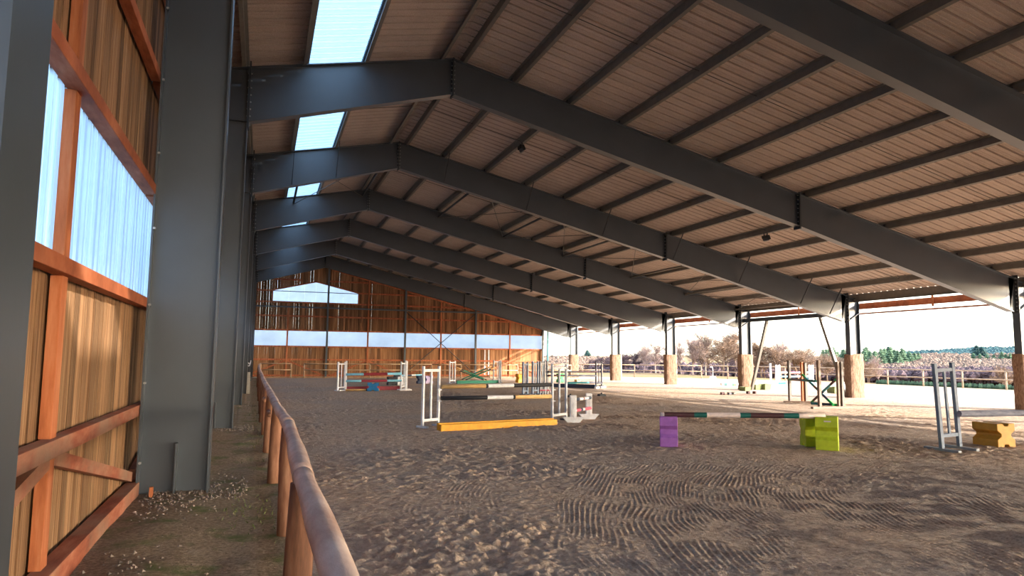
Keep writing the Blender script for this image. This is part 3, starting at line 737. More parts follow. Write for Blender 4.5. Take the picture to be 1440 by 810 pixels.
beam('front yellow plank on the sand under the banded poles', y1a+Vector((0, 0, .075)), y1b+Vector((0, 0, .075)), .11, .15, 'yellow')
beam('rear yellow plank on the sand, tucked behind the front one', y1a+Vector((-.02, .17, .085)), y1b+Vector((-.02, .17, .085)), .10, .17, 'yellow')
# --- white plastic cavaletti next to it
def cav_end(T, P, rz, h=.72):
    mm = Matrix.Translation((P[0], P[1], 0)) @ Matrix.Rotation(rz, 4, 'Z')
    u = MB(); u.box((-.085, -.05, .10), (.085, .05, h)); u.build('upright', M['white'], T, bevel=.012, mat=mm)
    u = MB(); u.box((-.012, -.058, .12), (.012, -.048, h-.12)); u.build('groove', M['offw'], T, mat=mm)
    f = MB(); f.prism([(-.16, 0), (.16, 0), (.29, .15), (-.29, .15)], 'y', -.06, .06); f.build('base_shoe', M['white'], T, bevel=.008, mat=mm, fixn=True)
    for z in (h-.13, h-.42):
        k = MB(); k.tube([(-.02, -.075, z), (-.02, -.04, z)], .06, 16); k.build('cap', M['white'], T, mat=mm)
A, B = G(806, 594.5), G(828, 589.5)
T = thing('cavaletto', 'white plastic cavaletto with two short striped poles between its ends', 'cavaletto')
rzc = math.atan2((B-A).y, (B-A).x)
cav_end(T, A, -.25); cav_end(T, B, -.25)
for z, sg in ((.60, (('navy', .3), ('white', .22), ('red', .06), ('white', .25), ('navy', .17))), (.31, (('white', .12), ('pink', .25), ('navy', .12), ('white', .12), ('pink', .39)))):
    pole('x', A+Vector((.03, .04, z)), B+Vector((.03, -.04, z)), .042, sg)
    o = bpy.data.objects[-1] if False else None
cands = [o for o in COL.objects if o.get('label') == 'x']
for o in cands: del o['label']; del o['category']; o.name = 'striped_pole'; o.parent = T
# --- purple and lime blocks with the long pole
Pp, Pl = G(943, 629), G(1172, 634)
dirp = (Pl-Pp); dirp.z = 0; dirp.normalize(); nrm = Vector((-dirp.y, dirp.x, 0)); rzp = math.atan2(dirp.y, dirp.x)
xblock('purple plastic jump block carrying the left end of the long banded pole', Pp+nrm*.25, math.atan2(Pp.y, Pp.x), .5, .58, .34, 'purple', waist=.07)
xblock('lime-yellow jump block carrying the right end of the long banded pole', Pl+nrm*.25+dirp*(-.02), math.atan2(Pl.y, Pl.x)-.03, .5, .62, .40, 'lime', waist=.08)
xblock('lime-yellow jump block standing close behind the one with the pale sticker', Pl+nrm*.70-dirp*.20, rzp+math.pi/2+.05, .34, .56, .28, 'lime', waist=.05)
st = Pl+nrm*.0; m = MB(); m.box((-.06, -.004, -.012), (.06, .004, .012)); o = m.build('sticker', M['pinkw']); 
lm = [q for q in COL.objects if q.get('label', '').startswith('lime-yellow jump block carrying')][0]
o.parent = lm; o.location = (-.252, -.02, .545); o.rotation_euler = (0, 0, math.pi/2)
zp = .615
p0 = Pp+nrm*.20-dirp*.17; p1 = Pl+nrm*.16-dirp*.08
pole('long pole across the purple and lime blocks, banded brown, dark green and cream', Vector((p0.x, p0.y, zp-.01)), Vector((p1.x, p1.y, zp+.02)), .05,
    (('pinkw', .025), ('maroon', .185), ('dgreen', .078), ('pinkw', .203), ('dgreen', .063), ('maroon', .20), ('dgreen', .09), ('pinkw', .156)), n=14)
# --- right-hand leaning standard, ochre block and worn log
a, b = G(1325, 634), G(1350, 633)
hS = 1.66
frame_standard('weathered grey frame standard beside the ochre block at the right', a, b, hS, 'bluegrey', top=.92, bot=.17, lean=-.055, feet=.75, post=.07, footmat='greymet')
Ob = G(1404, 629)
xblock('ochre jump block with pole notches under the worn grey log', Ob+Vector((.16, .20, 0)), math.radians(-4), .46, .47, .56, 'ochre', notch=.15, waist=.10, waistz=(.32, .46, .56, .70))
zl = HZ(b, 581)
q0 = Vector((b.x-.12, b.y-.12, zl)); q1 = Vector((b.x+3.3, b.y-.85, zl+.03))
P = [q0.lerp(q1, t/10) for t in range(11)]
m = MB(); m.tube(P, [.065+random.uniform(-.006, .006) for _ in P], 9); tag(m.build('worn_log', M['worn']), 'worn grey-blue painted log hung from the leaning standard at the right edge', 'log')
e = q1.copy(); e.z = 0; e.y += .13
frame_standard('weathered grey frame standard just past the right edge holding the worn log', e, e+Vector((.5, -.13, 0)), hS, 'bluegrey', top=.92, bot=.17, feet=.75, post=.07)
# --- wooden post standards with crossed poles, mid right
def post_standard(label, pts, h, matp, base):
    T = thing('jump_standard', label, 'jump standard', (0, 0, 0))
    for (P, hh, mt) in pts: MB().box((P.x-.05, P.y-.05, .0), (P.x+.05, P.y+.05, hh)).build('post', M[mt], T, bevel=.004)
    MB().bar(base[0]+Vector((0, 0, .035)), base[1]+Vector((0, 0, .035)), .12, .07).build('foot', M['woodgrey'], T)
    return T
a1, a2, b1, b2 = G(1111, 565), G(1129, 565), G(1153, 574), G(1180, 573)
post_standard('wooden two-post standard at the back of the crossed blue-green poles', [(a1, HZ(a1, 507), 'darkpost'), (a2, HZ(a2, 509), 'orangew'), (a2+Vector((.11, -.06, 0)), HZ(a2, 509.5), 'darkpost')], 1.6, 'woodgrey', (G(1102, 566), G(1152, 567)))
post_standard('wooden two-post standard in front of the crossed blue-green poles', [(b1, HZ(b1, 506.5), 'woodgrey'), (b2, HZ(b2, 508.5), 'woodgrey'), (b2+Vector((.12, -.05, 0)), HZ(b2, 508.5), 'darkpost')], 1.6, 'woodgrey', (G(1142, 575), G(1198, 574)))
am, bm_ = at_frac(a2, a1, .1), at_frac(b1, b2, .95)
def atd(u, v, ref):
    """point on the view ray at the same depth as ground point ref"""
    d = ray(u, v); k = (Vector((ref[0], ref[1], 0))-Vector((0, 0, CAMH))).dot(cF)/d.dot(cF); return Vector((0, 0, CAMH))+d*k
lo_b = G(1172, 572); lo_a = G(1141, 567.5)
pole('blue-green pole slanting down to the front right of the wooden standards', lift(a2, 526.5), lo_b+Vector((0, 0, .06)), .045, (('brightgreen', .12), ('teal', .3), ('woodgrey', .08), ('teal', .2), ('navy', .14), ('brightgreen', .16)))
pole('brown and blue pole slanting up to the right between the wooden standards', lo_a+Vector((0, 0, .05)), lift(b2, 531), .045, (('brightgreen', .1), ('maroon', .18), ('teal', .08), ('navy', .12), ('teal', .26), ('maroon', .16), ('brightgreen', .1)))
pole('level brown pole with green ends hung on the back wooden standard', lift(a1, 533.5), lift(at_frac(b1, a1, .08), 536), .045, (('brightgreen', .1), ('maroon', .45), ('dgreen', .45)))
pole('blue-green ground pole lying at the foot of the wooden standards', G(1141, 569)+Vector((0, 0, .05)), G(1197, 573)+Vector((0, .3, .05)), .05, (('teal', .3), ('navy', .35), ('brightgreen', .35)))
# --- red and pale blue jump, far left
a, b = G(474.5, 550), G(484, 549.5); h1 = HZ(a, 509)
frame_standard('white frame standard left of the red and pale blue poles, rear one', a, b, h1, 'white', post=.07)
f1 = G(486, 549.8)
T = thing('jump_standard', 'single white upright standard left of the red and pale blue poles, front one', 'jump standard', (f1.x, f1.y, 0))
MB().box((-.04, -.04, 0), (.04, .04, HZ(f1, 507.5))).build('post', M['white'], T); MB().box((-.3, -.05, 0), (.3, .05, .06)).build('foot', M['white'], T)
c, d = G(563.5, 548.5), G(571.5, 547.5)
frame_standard('white frame standard right of the red and pale blue poles', c, d, HZ(c, 508.5), 'white', post=.07)
f2 = G(568, 548.5)
T = thing('jump_standard', 'single white upright standard right of the red and pale blue poles', 'jump standard', (f2.x, f2.y-.45, 0))
MB().box((-.05, -.04, 0), (.05, .04, HZ(f2, 507))).build('post', M['white'], T); MB().box((-.3, -.05, 0), (.3, .05, .06)).build('foot', M['white'], T)
sg = (('sky', .30), ('red', .43), ('sky', .27))
pole('upper front pole of the far left jump, pale blue with red middle', lift(f1, 526.6), lift(c, 525.6), .06, sg, off=(0, -.11, 0))
pole('upper rear pole of the far left jump, pale blue with dark red middle', lift(f1+Vector((.05, .5, 0)), 526.6), lift(c+Vector((.1, .5, 0)), 525.2), .06, sg)
pole('lower pole of the far left jump, pale blue with red middle', lift(f1, 535.8), lift(c, 535), .055, (('sky', .26), ('red', .47), ('sky', .27)), off=(0, -.11, 0))
p, q = lift(f1+Vector((0, .2, 0)), 546.5), lift(c+Vector((0, .2, 0)), 545.8)
beam('dark red plank at the foot of the far left jump', p, q, .05, .2, 'red')
pole('tan pole with a black band lying under the dark red plank', G(486, 550)+Vector((0, 0, .05)), G(533, 549.6)+Vector((0, 0, .05)), .05, (('tan', .6), ('black', .12), ('tan', .28)))
Pb = G(524.5, 549.8)
xblock('blue X-shaped jump block in front of the dark red plank', Pb, math.radians(-8), .56, HZ(Pb, 538)*.98, .4, 'blue', notch=.15, waist=.09)
P1, P2 = G(554, 541.5), G(593, 539.5)
xblock('black and white jump block behind the red jump, left one of two', P1+Vector((-.15, 0, 0)), .1, .5, .5, .4, 'black', waist=.08)
xblock('small white jump block beside the black one behind the red jump', P1+Vector((.36, .0, 0)), .1, .42, .5, .4, 'white', waist=.08)
xblock('dark jump block behind the upright of the front white standard', P2+Vector((-.1, 0, 0)), .1, .4, .5, .4, 'navy', waist=.08)
xblock('pale lavender jump block behind the front white standard', P2+Vector((.45, .1, 0)), .1, .5, .5, .4, 'lav', waist=.08)
pole('thin pale blue and dark pole across the black and the lavender blocks', Vector((P1.x, P1.y, .55)), Vector((P2.x, P2.y, .55)), .05, (('black', .2), ('sky', .25), ('navy', .15), ('white', .15), ('sky', .25)))
# --- green cross jump
a, b = G(632, 539.3), G(639.5, 538.8); h2 = HZ(a, 507.5)
frame_standard('white frame standard at the left of the green crossed poles', a, b, h2, 'white', post=.07)
c, d = G(694, 538.5), G(704, 538.2)
frame_standard('grey frame standard at the right of the green crossed poles', c, d, HZ(c, 506.5), 'greymet', post=.07)
c1 = G(698, 538.6)
T = thing('jump_standard', 'single grey upright between the posts right of the green crossed poles', 'jump standard', (c1.x, c1.y-.55, 0))
MB().box((-.05, -.04, 0), (.05, .04, HZ(c1, 507.2))).build('post', M['greymet'], T); MB().box((-.06, -.3, 0), (.06, .3, .06)).build('foot', M['greymet'], T)
lowL, lowR = G(644, 538.5), G(690, 538)
sgx = (('tan', .14), ('black', .06), ('green', .6), ('black', .06), ('tan', .14))
pole('front green crossed pole falling to the right with tan ends', lift(b+Vector((.05, -.1, 0)), 516.5), lowR+Vector((0, -.1, .06)), .04, sgx)
pole('rear green crossed pole falling to the right with tan ends', lift(b+Vector((.05, .15, 0)), 518.5), lowR+Vector((-.15, .15, .06)), .04, sgx)
pole('front green crossed pole rising to the right with tan ends', lowL+Vector((.1, -.22, .06)), lift(c+Vector((.05, -.22, 0)), 516.5), .04, sgx)
pole('rear green crossed pole rising to the right with tan ends', lowL+Vector((0, .3, .06)), lift(c+Vector((-.1, .3, 0)), 515), .04, sgx)
beam('green plank lying across the foot of the crossed poles', G(641, 539.5)+Vector((0, -.2, .1)), G(700, 538.8)+Vector((0, -.2, .1)), .08, .2, 'green')
# --- cluster of grey standards
for k, (ua, ub, vf, vt, lab, mt) in enumerate(((735.5, 741.5, 555.5, 509, 'grey frame standard at the left of the close group before the sunlit boards', 'bluegrey'),
        (749, 756, 555, 508, 'grey frame standard, second from left in the close group before the sunlit boards', 'bluegrey'),
        (759.5, 765.5, 554, 508, 'grey frame standard, third from left in the close group, behind the tripod', 'greymet'))):
    a, b = G(ua, vf), G(ub, vf-.3); frame_standard(lab, a, b, HZ(a, vt), mt, post=.08)
a = G(769.5, 549); hh = HZ(a, 507.5)
T = thing('jump_standard', 'single grey upright at the right of the close group, holding two dark poles', 'jump standard', (a.x, a.y, 0))
MB().box((-.05, -.05, 0), (.05, .05, hh)).build('post', M['greymet'], T); MB().box((-.06, -.3, 0), (.06, .3, .06)).build('foot', M['greymet'], T)
c, d = G(838, 543.5), G(846, 543)
frame_standard('dark frame standard before the second wrapped column, right end of two dark poles', c, d, HZ(c, 508.5), 'slate', post=.07)
pole('upper dark pole running to the dark frame standard', lift(a, 522.8), lift(c, 522.6), .05, (('slate', .55), ('maroon', .45)), off=(0, -.12, 0))
pole('lower dark pole running to the dark frame standard', lift(a, 528), lift(c, 528.4), .05, (('maroon', .3), ('slate', .7)), off=(0, -.12, 0))
g1, g2 = G(778, 544.8), G(837, 546.6)
beam('dark blue plank lying on the sand right of the grey standards', g1+Vector((0, 0, .12)), g2+Vector((0, 0, .12)), .1, .22, 'navy')
pole('teal and grey pole resting behind the dark blue plank', G(801, 543.5)+Vector((0, .3, .2)), G(850, 542.5)+Vector((0, .3, .2)), .07, (('teal', .6), ('slate', .4)))
pole('short white pole with a dark band right of the dark blue plank', G(837, 547)+Vector((0, 0, .07)), G(851, 545.8)+Vector((0, 0, .07)), .06, (('white', .35), ('black', .2), ('white', .45)))
for k, (u, v) in enumerate(((802, 558.5), (846, 557))):
    P = G(u, v); T = thing('rubber_foot', 'small black rubber base on the sand, %s of two' % ('left' if k == 0 else 'right'), 'base', (P.x, P.y, 0))
    m = MB(); m.prism([(-.17, 0), (.17, 0), (.14, .09), (-.14, .09)], 'y', -.13, .13); m.build('base', M['rubber'], T, bevel=.01, fixn=True); MB().tube([(0, 0, .08), (0, 0, .15)], .035, 10).build('socket', M['rubber'], T)
P = G(769, 559)
T = thing('folding_trestle', 'small white folding trestle with pink and dark rungs among the grey standards', 'trestle', (P.x, P.y, 0))
for dx, sx in ((-.16, -.10), (.16, .10)):
    for dy in (-.2, .2): MB().tube([(dx, dy, 0), (dx*.35, dy*.25, .5)], .02, 6).build('leg', M['white'], T)
MB().tube([(-.35, 0, .5), (.2, 0, .5)], .03, 8).build('rung', M['navy'], T); MB().tube([(-.3, .1, .3), (.25, .1, .3)], .03, 8).build('rung', M['pink'], T)
P = G(730.5, 538.5); xblock('yellow jump block left of the grey standards before the gable', P, .2, .42, .6, .4, 'yellow', waist=.05)
P = G(788, 538); xblock('green jump block between two grey uprights before the open side', P, .2, .42, .62, .4, 'brightgreen', waist=.10)
P = G(812, 540.5); xblock('small tan jump block behind the dark blue plank', P, .2, .3, .3, .3, 'tan', waist=.04)
pole('tan pole lying behind the dark blue plank on the sunlit sand', G(796, 540.5)+Vector((0, 0, .06)), G(811, 540)+Vector((0, 0, .06)), .06, (('tan', 1),))

# --- sunlit outdoor jump things on the right
a, b = G(1092, 540), G(1096.5, 539.8)
frame_standard('white outdoor standard with lavender slats, left of two beyond the columns', a, b, HZ(a, 513), 'white', post=.09)
c, d = G(1138.5, 538.5), G(1143.5, 538.3)
frame_standard('white outdoor standard with lavender slats, right of two beyond the columns', c, d, HZ(c, 513), 'white', post=.09)
for lab, v, sg in (('pink-white pole between the two white outdoor standards, upper', 524, (('white', .3), ('pink', .3), ('white', .4))), ('pale blue and white pole between the two white outdoor standards, lower', 529.5, (('sky', .5), ('white', .5)))):
    pole(lab, lift(b, v), lift(c, v-.5), .06, sg, off=(0, -.13, 0))
P = G(1084, 540); T = thing('jump_standard', 'slim white outdoor post left of the lavender standards', 'jump standard', (P.x, P.y, 0)); MB().box((-.05, -.05, 0), (.05, .05, HZ(P, 511))).build('post', M['white'], T); MB().box((-.25, -.05, 0), (.25, .05, .06)).build('foot', M['white'], T)
pole('long white outdoor pole with coloured bands beside the green tubs', lift(G(1014, 546), 540.3), lift(G(1068, 545), 540.5), .07, (('white', .06), ('dgreen', .08), ('white', .12), ('brightgreen', .06), ('orangew', .06), ('white', .62)))
pole('white and blue pole on the outdoor sand before the lavender standards', G(1082, 540.5)+Vector((0, 0, .07)), G(1104, 540)+Vector((0, 0, .07)), .07, (('white', .5), ('blue', .5)))
def tub(label, u0, u1, vb, vt, mat):
    P = G((u0+u1)/2, vb); h = HZ(P, vt); w = (G(u1, vb)-G(u0, vb)).length
    m = MB(); n = 4; rz = .2
    lo, hi = w*.42, w*.5
    m.add([(-lo,-lo,0),(lo,-lo,0),(lo,lo,0),(-lo,lo,0),(-hi,-hi,h),(hi,-hi,h),(hi,hi,h),(-hi,hi,h),(-hi*.85,-hi*.85,h),(hi*.85,-hi*.85,h),(hi*.85,hi*.85,h),(-hi*.85,hi*.85,h),(-lo*.8,-lo*.8,h*.5),(lo*.8,-lo*.8,h*.5),(lo*.8,lo*.8,h*.5),(-lo*.8,lo*.8,h*.5)],
        [(3,2,1,0),(0,1,5,4),(1,2,6,5),(2,3,7,6),(3,0,4,7),(4,5,9,8),(5,6,10,9),(6,7,11,10),(7,4,8,11),(8,9,13,12),(9,10,14,13),(10,11,15,14),(11,8,12,15),(12,13,14,15)])
    o = m.build('plant_tub', M[mat]); o.location = (P.x, P.y, 0); o.rotation_euler = (0, 0, rz); tag(o, label, 'tub'); return o
tub('dark planted tub at the foot of the wrapped column', 1042, 1053, 549.5, 544, 'olive')
tub('olive tub, left of the pair below the white outdoor pole', 1056, 1068, 547.5, 540.5, 'olive')
tub('olive and white tub, right end of the white outdoor pole', 1069, 1081, 547.5, 540, 'olive')
tub('grey-green tub behind the crossed poles, left one', 1166, 1178, 552.5, 544, 'olive')
tub('white and grey-green tub behind the crossed poles, right one', 1179, 1191, 552.5, 543.5, 'offw')
for k, (u, v, mt, lab) in enumerate(((1016, 555, 'maroon', 'small brown block on the lit sand, leftmost of the row before the far columns'), (1026, 555.2, 'slate', 'small dark block on the lit sand, second of the row before the far columns'), (1032, 554.8, 'concrete', 'small grey block on the lit sand, third of the row before the far columns'), (1052, 553.5, 'maroon', 'small brown block on the lit sand, fourth of the row before the far columns'), (1061, 553.6, 'maroon', 'small brown block on the lit sand, rightmost of the row before the far columns'))):
    P = G(u, v); xblock(lab, P, .15*k, .2, .12, .14, mt, notch=.05, waist=.02)
P = G(1002.5, 532); T = thing('water_pump', 'small white standpipe with bent spout at the outdoor fence', 'standpipe', (P.x, P.y, 0))
MB().tube([(0, 0, 0), (0, 0, .9), (-.1, 0, 1.0), (-.25, 0, 1.02)], .04, 8).build('pipe', M['offw'], T, smooth=True); m = MB(); m.tube([(0, 0, 0), (0, 0, .18)], [.3, .24], 12); m.build('basin', M['white'], T)

# ------------------------------------------------------------------ small things in the far left corner and on the columns
P = G(376, 529.5); T = thing('standpipe', 'white standpipe with a dark lever behind the corner fence', 'standpipe', (P.x, P.y+.5, 0))
MB().tube([(0, 0, 0), (0, 0, .95)], .09, 10).build('pipe', M['offw'], T, smooth=True); MB().tube([(0, 0, .95), (.05, 0, 1.15), (.32, 0, 1.42)], .03, 8).build('lever', M['slate'], T)
P = G(384, 530.5); xblock('small pale block on the ground by the corner fence', P+Vector((0, .3, 0)), 0, .3, .18, .2, 'concrete', notch=.05, waist=.02)
P = G(425, 527.8); xblock('small white block behind the gap in the far fence', P+Vector((0, -.2, 0)), 0, .3, .2, .2, 'white', notch=.05, waist=.02)
y = FY[3]-.05
tag(MB().box((XL+.01, y-.12, .02), (XL+.13, y+.08, .95)).build('meter_box', M['concrete'], bevel=.01), 'narrow grey box fixed low on a left column beside the path', 'box')
T = thing('hanging_rope', 'pale looped rope tied across two left columns above the path', 'rope')
MB().tube([(XL+.03, FY[3], 1.35), (XL+.05, FY[3]+1.5, 1.28), (XL+.05, FY[3]+4, 1.32), (XL+.03, FY[4], 1.40)], .02, 6).build('strand', M['offw'], T); MB().tube([(XL+.03, FY[3], 1.22), (XL+.05, FY[3]+2, 1.2), (XL+.05, FY[3]+5, 1.27), (XL+.03, FY[4], 1.36)], .02, 6).build('strand', M['offw'], T)

# floodlights under the purlins
def flood(label, x, y):
    z = ztop(x)
    T = thing('floodlight', label, 'floodlight', (x, y, z-.0), 0)
    MB().box((-.03, -.1, -.12), (.0, -.08, 0)).build('bracket', M['fix'], T); MB().box((-.03, .08, -.12), (.0, .1, 0)).build('bracket', M['fix'], T)
    b = MB().bar((-.02, 0, -.10), (.05, 0, -.26), .34, .10, (1, 0, 0)); b.build('housing', M['fix'], T, bevel=.012)
    MB().bar((.02, 0, -.265), (.045, 0, -.272), .28, .07, (1, 0, 0)).build('glass', M['glass'], T)
    for k in range(4): MB().box((-.09, -.12+k*.08, -.2), (-.05, -.11+k*.08, -.08)).build('fin', M['fix'], T)
def roof_at(u, v):
    d = ray(u, v)        # meets the purlin underside plane of the right slope
    t = (ZA-CAMH+SR*XA)/(d.z+SR*d.x); return d.x*t, d.y*t
for lab, u, v in (('small black floodlight under the roof between the two nearest whole frames, high near the ridge', 737, 203), ('small black floodlight under the roof lower on the right slope', 1080, 329)):
    x, y = roof_at(u, v); x = min(PX, key=lambda q: abs(q-x)); flood(lab, x, y)

# ------------------------------------------------------------------ trees, hedge and hills beyond the arena
def bare_tree(seed, h=9, spread=.42, mat='bare', n2=16, twigs=9, stems=1):
    rd = random.Random(seed); m = MB()
    def br(p, d, L, r, depth):
        k = 3; P = [p]; q = p.copy(); dd = d.copy()
        for i in range(k):
            dd = (dd+Vector((rd.uniform(-.18, .18), rd.uniform(-.18, .18), rd.uniform(-.02, .16)))).normalized(); q = q+dd*(L/k); P.append(q.copy())
        m.tube(P, [r, r*.8, r*.65, r*.5], 4 if depth < 2 else 3, cap=False)
        if depth == 3: return
        nb = (n2, 11, twigs)[depth]
        for i in range(nb):
            t = rd.uniform(.28 if depth == 0 else .15, 1); idx = min(int(t*k), k-1); base = P[idx].lerp(P[idx+1], t*k-idx)
            ax = Vector((rd.gauss(0, 1), rd.gauss(0, 1), rd.gauss(0, .5))).normalized()
            nd = (dd*(.55 if depth else .75)+ax*(.8 if depth else spread*1.6)).normalized(); nd.z = abs(nd.z)*.8+(.1 if depth < 2 else 0)
            br(base, nd.normalized(), L*rd.uniform(.34, .55)*(1.15-.4*t if depth == 0 else 1), max(.02, r*.42 if depth == 0 else r*.5), depth+1)
    for s in range(stems):
        br(Vector((rd.uniform(-.8, .8)*(stems > 1), rd.uniform(-.8, .8)*(stems > 1), 0)), Vector((rd.uniform(-.1, .1)*stems, rd.uniform(-.1, .1)*stems, 1)).normalized(), h*rd.uniform(.62, .75), .016*h+.02, 0)
    return m.mesh('bare_tree', M[mat])
def conifer(seed, h=11, mat='conif'):
    rd = random.Random(seed); m = MB(); m.tube([(0, 0, 0), (0, 0, h*.95)], [.2, .03], 5)
    lv = 22
    for i in range(lv):
        z = h*(.08+.9*i/lv); R = h*.27*(1-i/lv)**.7+.15; nb = 13
        for k in range(nb):
            a = 6.283*(k/nb)+i*.7+rd.uniform(-.2, .2); r = R*rd.uniform(.7, 1.1); w = r*.26+.05
            e = Vector((math.cos(a)*r, math.sin(a)*r, z-r*.25)); s = Vector((-math.sin(a)*w, math.cos(a)*w, 0)); b0 = Vector((0, 0, z+h*.045))
            mid = e*.6+b0*.4
            m.add([b0, mid+s+Vector((0, 0, -.12*r)), e, mid-s+Vector((0, 0, -.12*r)), mid+Vector((0, 0, .1*r))], [(0, 1, 4), (1, 2, 4), (2, 3, 4), (3, 0, 4)])
    return m.mesh('conifer', M[mat])
V = {'bare': [bare_tree(1, 9), bare_tree(2, 9, .6)], 'birch': [bare_tree(3, 10, .3, 'birch', 20, 8), bare_tree(4, 10, .34, 'birch', 18, 8)], 'rust': [bare_tree(5, 8, .7, 'bareo', 16, 10, 2), bare_tree(6, 8, .8, 'bareo', 15, 10, 2)],
    'pink': [bare_tree(7, 8, .7, 'barep', 16, 9, 2)], 'dark': [bare_tree(8, 7, .7, 'bared', 16, 9, 2)], 'con': [conifer(1), conifer(2, 11), conifer(3, 10)], 'cond': [conifer(4, 11, 'conifd')]}
HM = {'bare': 9, 'birch': 10, 'rust': 8, 'pink': 8, 'dark': 7, 'con': 11, 'cond': 11}
def ghz(x, y): return float(ground_h(np.array([[x]]), np.array([[y]]))[0, 0])
def plant(kind, u, vt, dist, label, k=0, wide=1.0, group='trees beyond the outdoor fence'):
    """distance dist along the ground; height from the image row of the top"""
    d = ray(u, 505); d.z = 0; d.normalize(); x, y = d.x*dist, d.y*dist; z = ghz(x, y)-.1
    zt = HZ((x, y), vt); me_ = V[kind][k % len(V[kind])]; s = max(.3, (zt-z)/max(q.co.z for q in me_.vertices))
    o = link('conifer' if kind.startswith('con') else 'bare_tree', V[kind][k % len(V[kind])], None, (x, y, z), random.uniform(0, 6.28)); o.scale = (s*wide, s*wide, s)
    return tag(o, label, 'tree', group)
T_ = [('birch', 905, 481, 84, 'pale slender birch between the second and third wrapped columns, leftmost'), ('birch', 922, 479, 86, 'pale slender birch between the second and third wrapped columns, beside the third'),
    ('birch', 958, 474, 82, 'tall pale birch just right of the third wrapped column from the gable'), ('birch', 974, 471, 84, 'tall pale birch, second right of the third wrapped column'), ('bare', 992, 462, 82, 'broad bare tree left of the fourth wrapped column, tallest crown'),
    ('rust', 1012, 466, 78, 'broad rust-brown bare tree left of the fourth wrapped column'), ('bare', 1034, 458, 84, 'bare tree rising directly behind the fourth wrapped column'), ('rust', 1072, 478, 80, 'rust-brown bare tree between the fourth column and the slanted leg'),
    ('birch', 1088, 474, 86, 'pale bare tree behind the farther slanted brace leg'), ('rust', 1104, 484, 78, 'rounded rust-brown tree between the two slanted brace legs'), ('rust', 1122, 486, 80, 'rounded rust-brown tree behind the crossed blue-green poles'),
    ('bare', 1142, 490, 84, 'low bare tree right of centre between the slanted brace legs'), ('rust', 1160, 495, 76, 'orange-brown shrub-like tree behind the front wooden standard'), ('rust', 1182, 497, 74, 'orange-brown shrub-like tree beside the nearer slanted brace leg'),
    ('dark', 872, 496, 90, 'dark bare tree just right of the second wrapped column'), ('dark', 890, 494, 92, 'dark bare tree left of the pale slender birches'), ('dark', 855, 500, 95, 'dark bare tree just left of the second wrapped column'), ('dark', 938, 496, 94, 'dark bare tree behind the third wrapped column'),
    ('rust', 1222, 512, 70, 'rust-brown bush right of the wrapped column at the outdoor fence'), ('rust', 1420, 516, 62, 'yellow-brown bush at the outdoor fence near the right edge'), ('bare', 1052, 480, 90, 'bare tree half hidden by the fourth wrapped column'), ('dark', 836, 503, 100, 'dark bare tree between the two farthest wrapped columns'), ('birch', 1236, 516, 72, 'thin pale bush behind the outdoor fence right of the wrapped column'),
    ('rust', 1000, 474, 90, 'tan bare tree filling the gap left of the fourth wrapped column'), ('bare', 1022, 468, 92, 'greyish bare tree just left of the fourth wrapped column'), ('rust', 1064, 482, 94, 'tan bare tree just right of the fourth wrapped column'),
    ('bare', 1096, 481, 92, 'greyish bare tree behind the rounded trees between the brace legs'), ('bare', 1132, 488, 90, 'greyish bare tree behind the crossed blue-green poles'), ('bare', 1172, 493, 92, 'greyish bare tree beside the front wooden standard'),
    ('birch', 944, 480, 88, 'pale bare tree rising directly behind the third wrapped column'), ('birch', 983, 468, 90, 'pale bare tree left of the broad bare tree with the tallest crown'), ('rust', 1192, 500, 86, 'tan bare bush directly behind the wrapped column by the crossed poles'), ('birch', 912, 484, 92, 'thin pale birch in the middle between the second and third wrapped columns'),
    ('dark', 1042, 502, 74, 'dark bare shrub at the foot of the fourth wrapped column') ]
for k, (kd, u, vt, ds, lab) in enumerate(T_): plant(kd, u, vt, ds, lab, k, 1.25 if kd in ('rust', 'dark') else 1.0)
rd = random.Random(11)
for k in range(30):
    u = 1158+k*4.4+rd.uniform(-2, 2)
    plant('con', u, 489+rd.uniform(-2, 5)+(max(0, u-1265)*.35), 150+rd.uniform(-8, 24), 'green conifer in the plantation behind the wrapped column by the crossed poles', k, 1.15, 'conifer plantation')
for u, vt, lab in ((1374, 485, 'dark tall conifer on the ridge, left of the pair near the right edge'), (1382, 487, 'dark tall conifer on the ridge, right of the pair near the right edge')): plant('cond', u, vt, 210, lab, 0, 1.5, 'conifers on the ridge')
for u, vt in ((1369, 496), (1378, 497), (1388, 497), (1398, 498), (1409, 494), (1415, 497), (1421, 496), (1292, 495)): plant('con', u, vt, 190, 'small green conifer dotted along the pinkish ridge', 1, 1.1, 'small conifers on the ridge')
plant('cond', 826, 492, 330, 'distant round-topped conifer clump on the skyline between the farthest columns', 0, 2.0); plant('cond', 1250, 487, 420, 'distant conifer clump on the skyline right of the wrapped column', 0, 2.0)
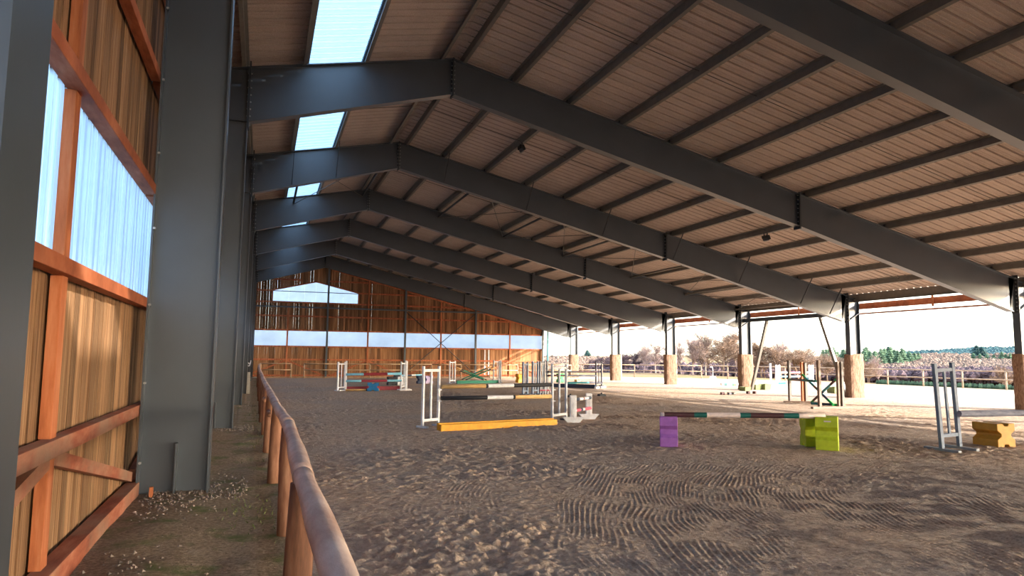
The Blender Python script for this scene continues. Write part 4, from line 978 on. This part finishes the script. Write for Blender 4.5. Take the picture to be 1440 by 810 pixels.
# scrub woodland and far forest: uncountable, each one stuff
def canopy(name, label, u0, u1, d0, d1, n, hfun, mat, seed, rad=(1.2, 2.4)):
    rg = random.Random(seed); m = MB()
    for _ in range(n):
        u = rg.uniform(u0, u1); ds = rg.uniform(d0, d1); d = ray(u, 505); d.z = 0; d.normalize(); x, y = d.x*ds, d.y*ds
        vt = hfun(u, rg, (ds-d0)/(d1-d0)); zt = HZ((x, y), vt); r = rg.uniform(*rad)*ds/120
        z0 = zt-r*1.4; N = 6; c = (x, y, z0); off = rg.uniform(0, 6)
        ring = [(1.0, -.4), (1.05, .3), (.62, .9)]; base = len(m.v)
        for rr, zz in ring:
            for k in range(N): a = off+6.283*k/N+zz; q = rr*rg.uniform(.8, 1.2); m.v.append((x+math.cos(a)*r*q, y+math.sin(a)*r*q, z0+zz*r*rg.uniform(.85, 1.15)))
        m.v.append((x, y, z0+1.35*r))
        for j in range(2):
            for k in range(N): m.f.append((base+j*N+k, base+j*N+(k+1) % N, base+(j+1)*N+(k+1) % N, base+(j+1)*N+k)); m.m.append(0)
        for k in range(N): m.f.append((base+2*N+k, base+2*N+(k+1) % N, base+3*N)); m.m.append(0)
        m.tube([(x, y, z0-r*2.2), (x, y, z0)], .08*r, 3, cap=False)
    o = stuff(m.build(name, M[mat])); o['label'] = label; o['category'] = 'woodland'; return o
def sky_r(u): return np.interp(u, [740, 800, 880, 1180, 1240, 1300, 1350, 1400, 1440, 1500], [500, 499, 501, 497, 494, 491, 488, 485.5, 486, 485])
canopy('haze_blued_forest', 'forest with haze blue in its colour on the distant hill along the skyline', 1180, 1560, 420, 520, 1500, lambda u, r, t: sky_r(u)+(1-t)*9+r.uniform(-.6, 1), 'hillf', 3, (.7, 1.2))
canopy('scrub_woodland', 'pinkish bare woodland covering the slope behind the outdoor fence', 1190, 1560, 110, 240, 5000, lambda u, r, t: 515-t*19+r.uniform(-1.5, 2), 'scrub', 4, (.45, .95))
canopy('dark_scrub', 'dark purplish thicket low behind the outdoor fence at the right', 1215, 1560, 84, 104, 1500, lambda u, r, t: 522-t*6+r.uniform(-3, 3), 'scrubd', 5, (.45, .9))
canopy('far_woodland', 'hazy brown woodland on the hill between the farthest columns', 700, 960, 220, 330, 3000, lambda u, r, t: sky_r(u)+(1-t)*18+r.uniform(-1, 2), 'scrub', 6, (.45, .9))
canopy('thicket', 'brown undergrowth at the foot of the bare trees behind the outdoor fence', 830, 1230, 88, 110, 1800, lambda u, r, t: 520-t*10+r.uniform(-4, 4), 'scrubd', 8, (.4, .85))
# low clipped hedge strip right behind the outdoor fence
m = MB(); rg = random.Random(5)
for k in range(900):
    y = rg.uniform(14, 40); x = np.interp(y, [14, 30, 38], [44.8, 44.6, 43.9])+rg.uniform(-.25, .35); r = rg.uniform(.08, .18)
    m.add([(x+r, y, .1), (x-r, y, .1), (x, y+r, .1), (x, y-r, .1), (x, y, .1+r*1.3), (x, y, -.6)], [(0,2,4),(2,1,4),(1,3,4),(3,0,4),(2,0,5),(1,2,5),(3,1,5),(0,3,5)])
h = stuff(m.build('low_hedge', M['conif'])); h['label'] = 'low green hedge strip just beyond the outdoor fence'; h['category'] = 'hedge'
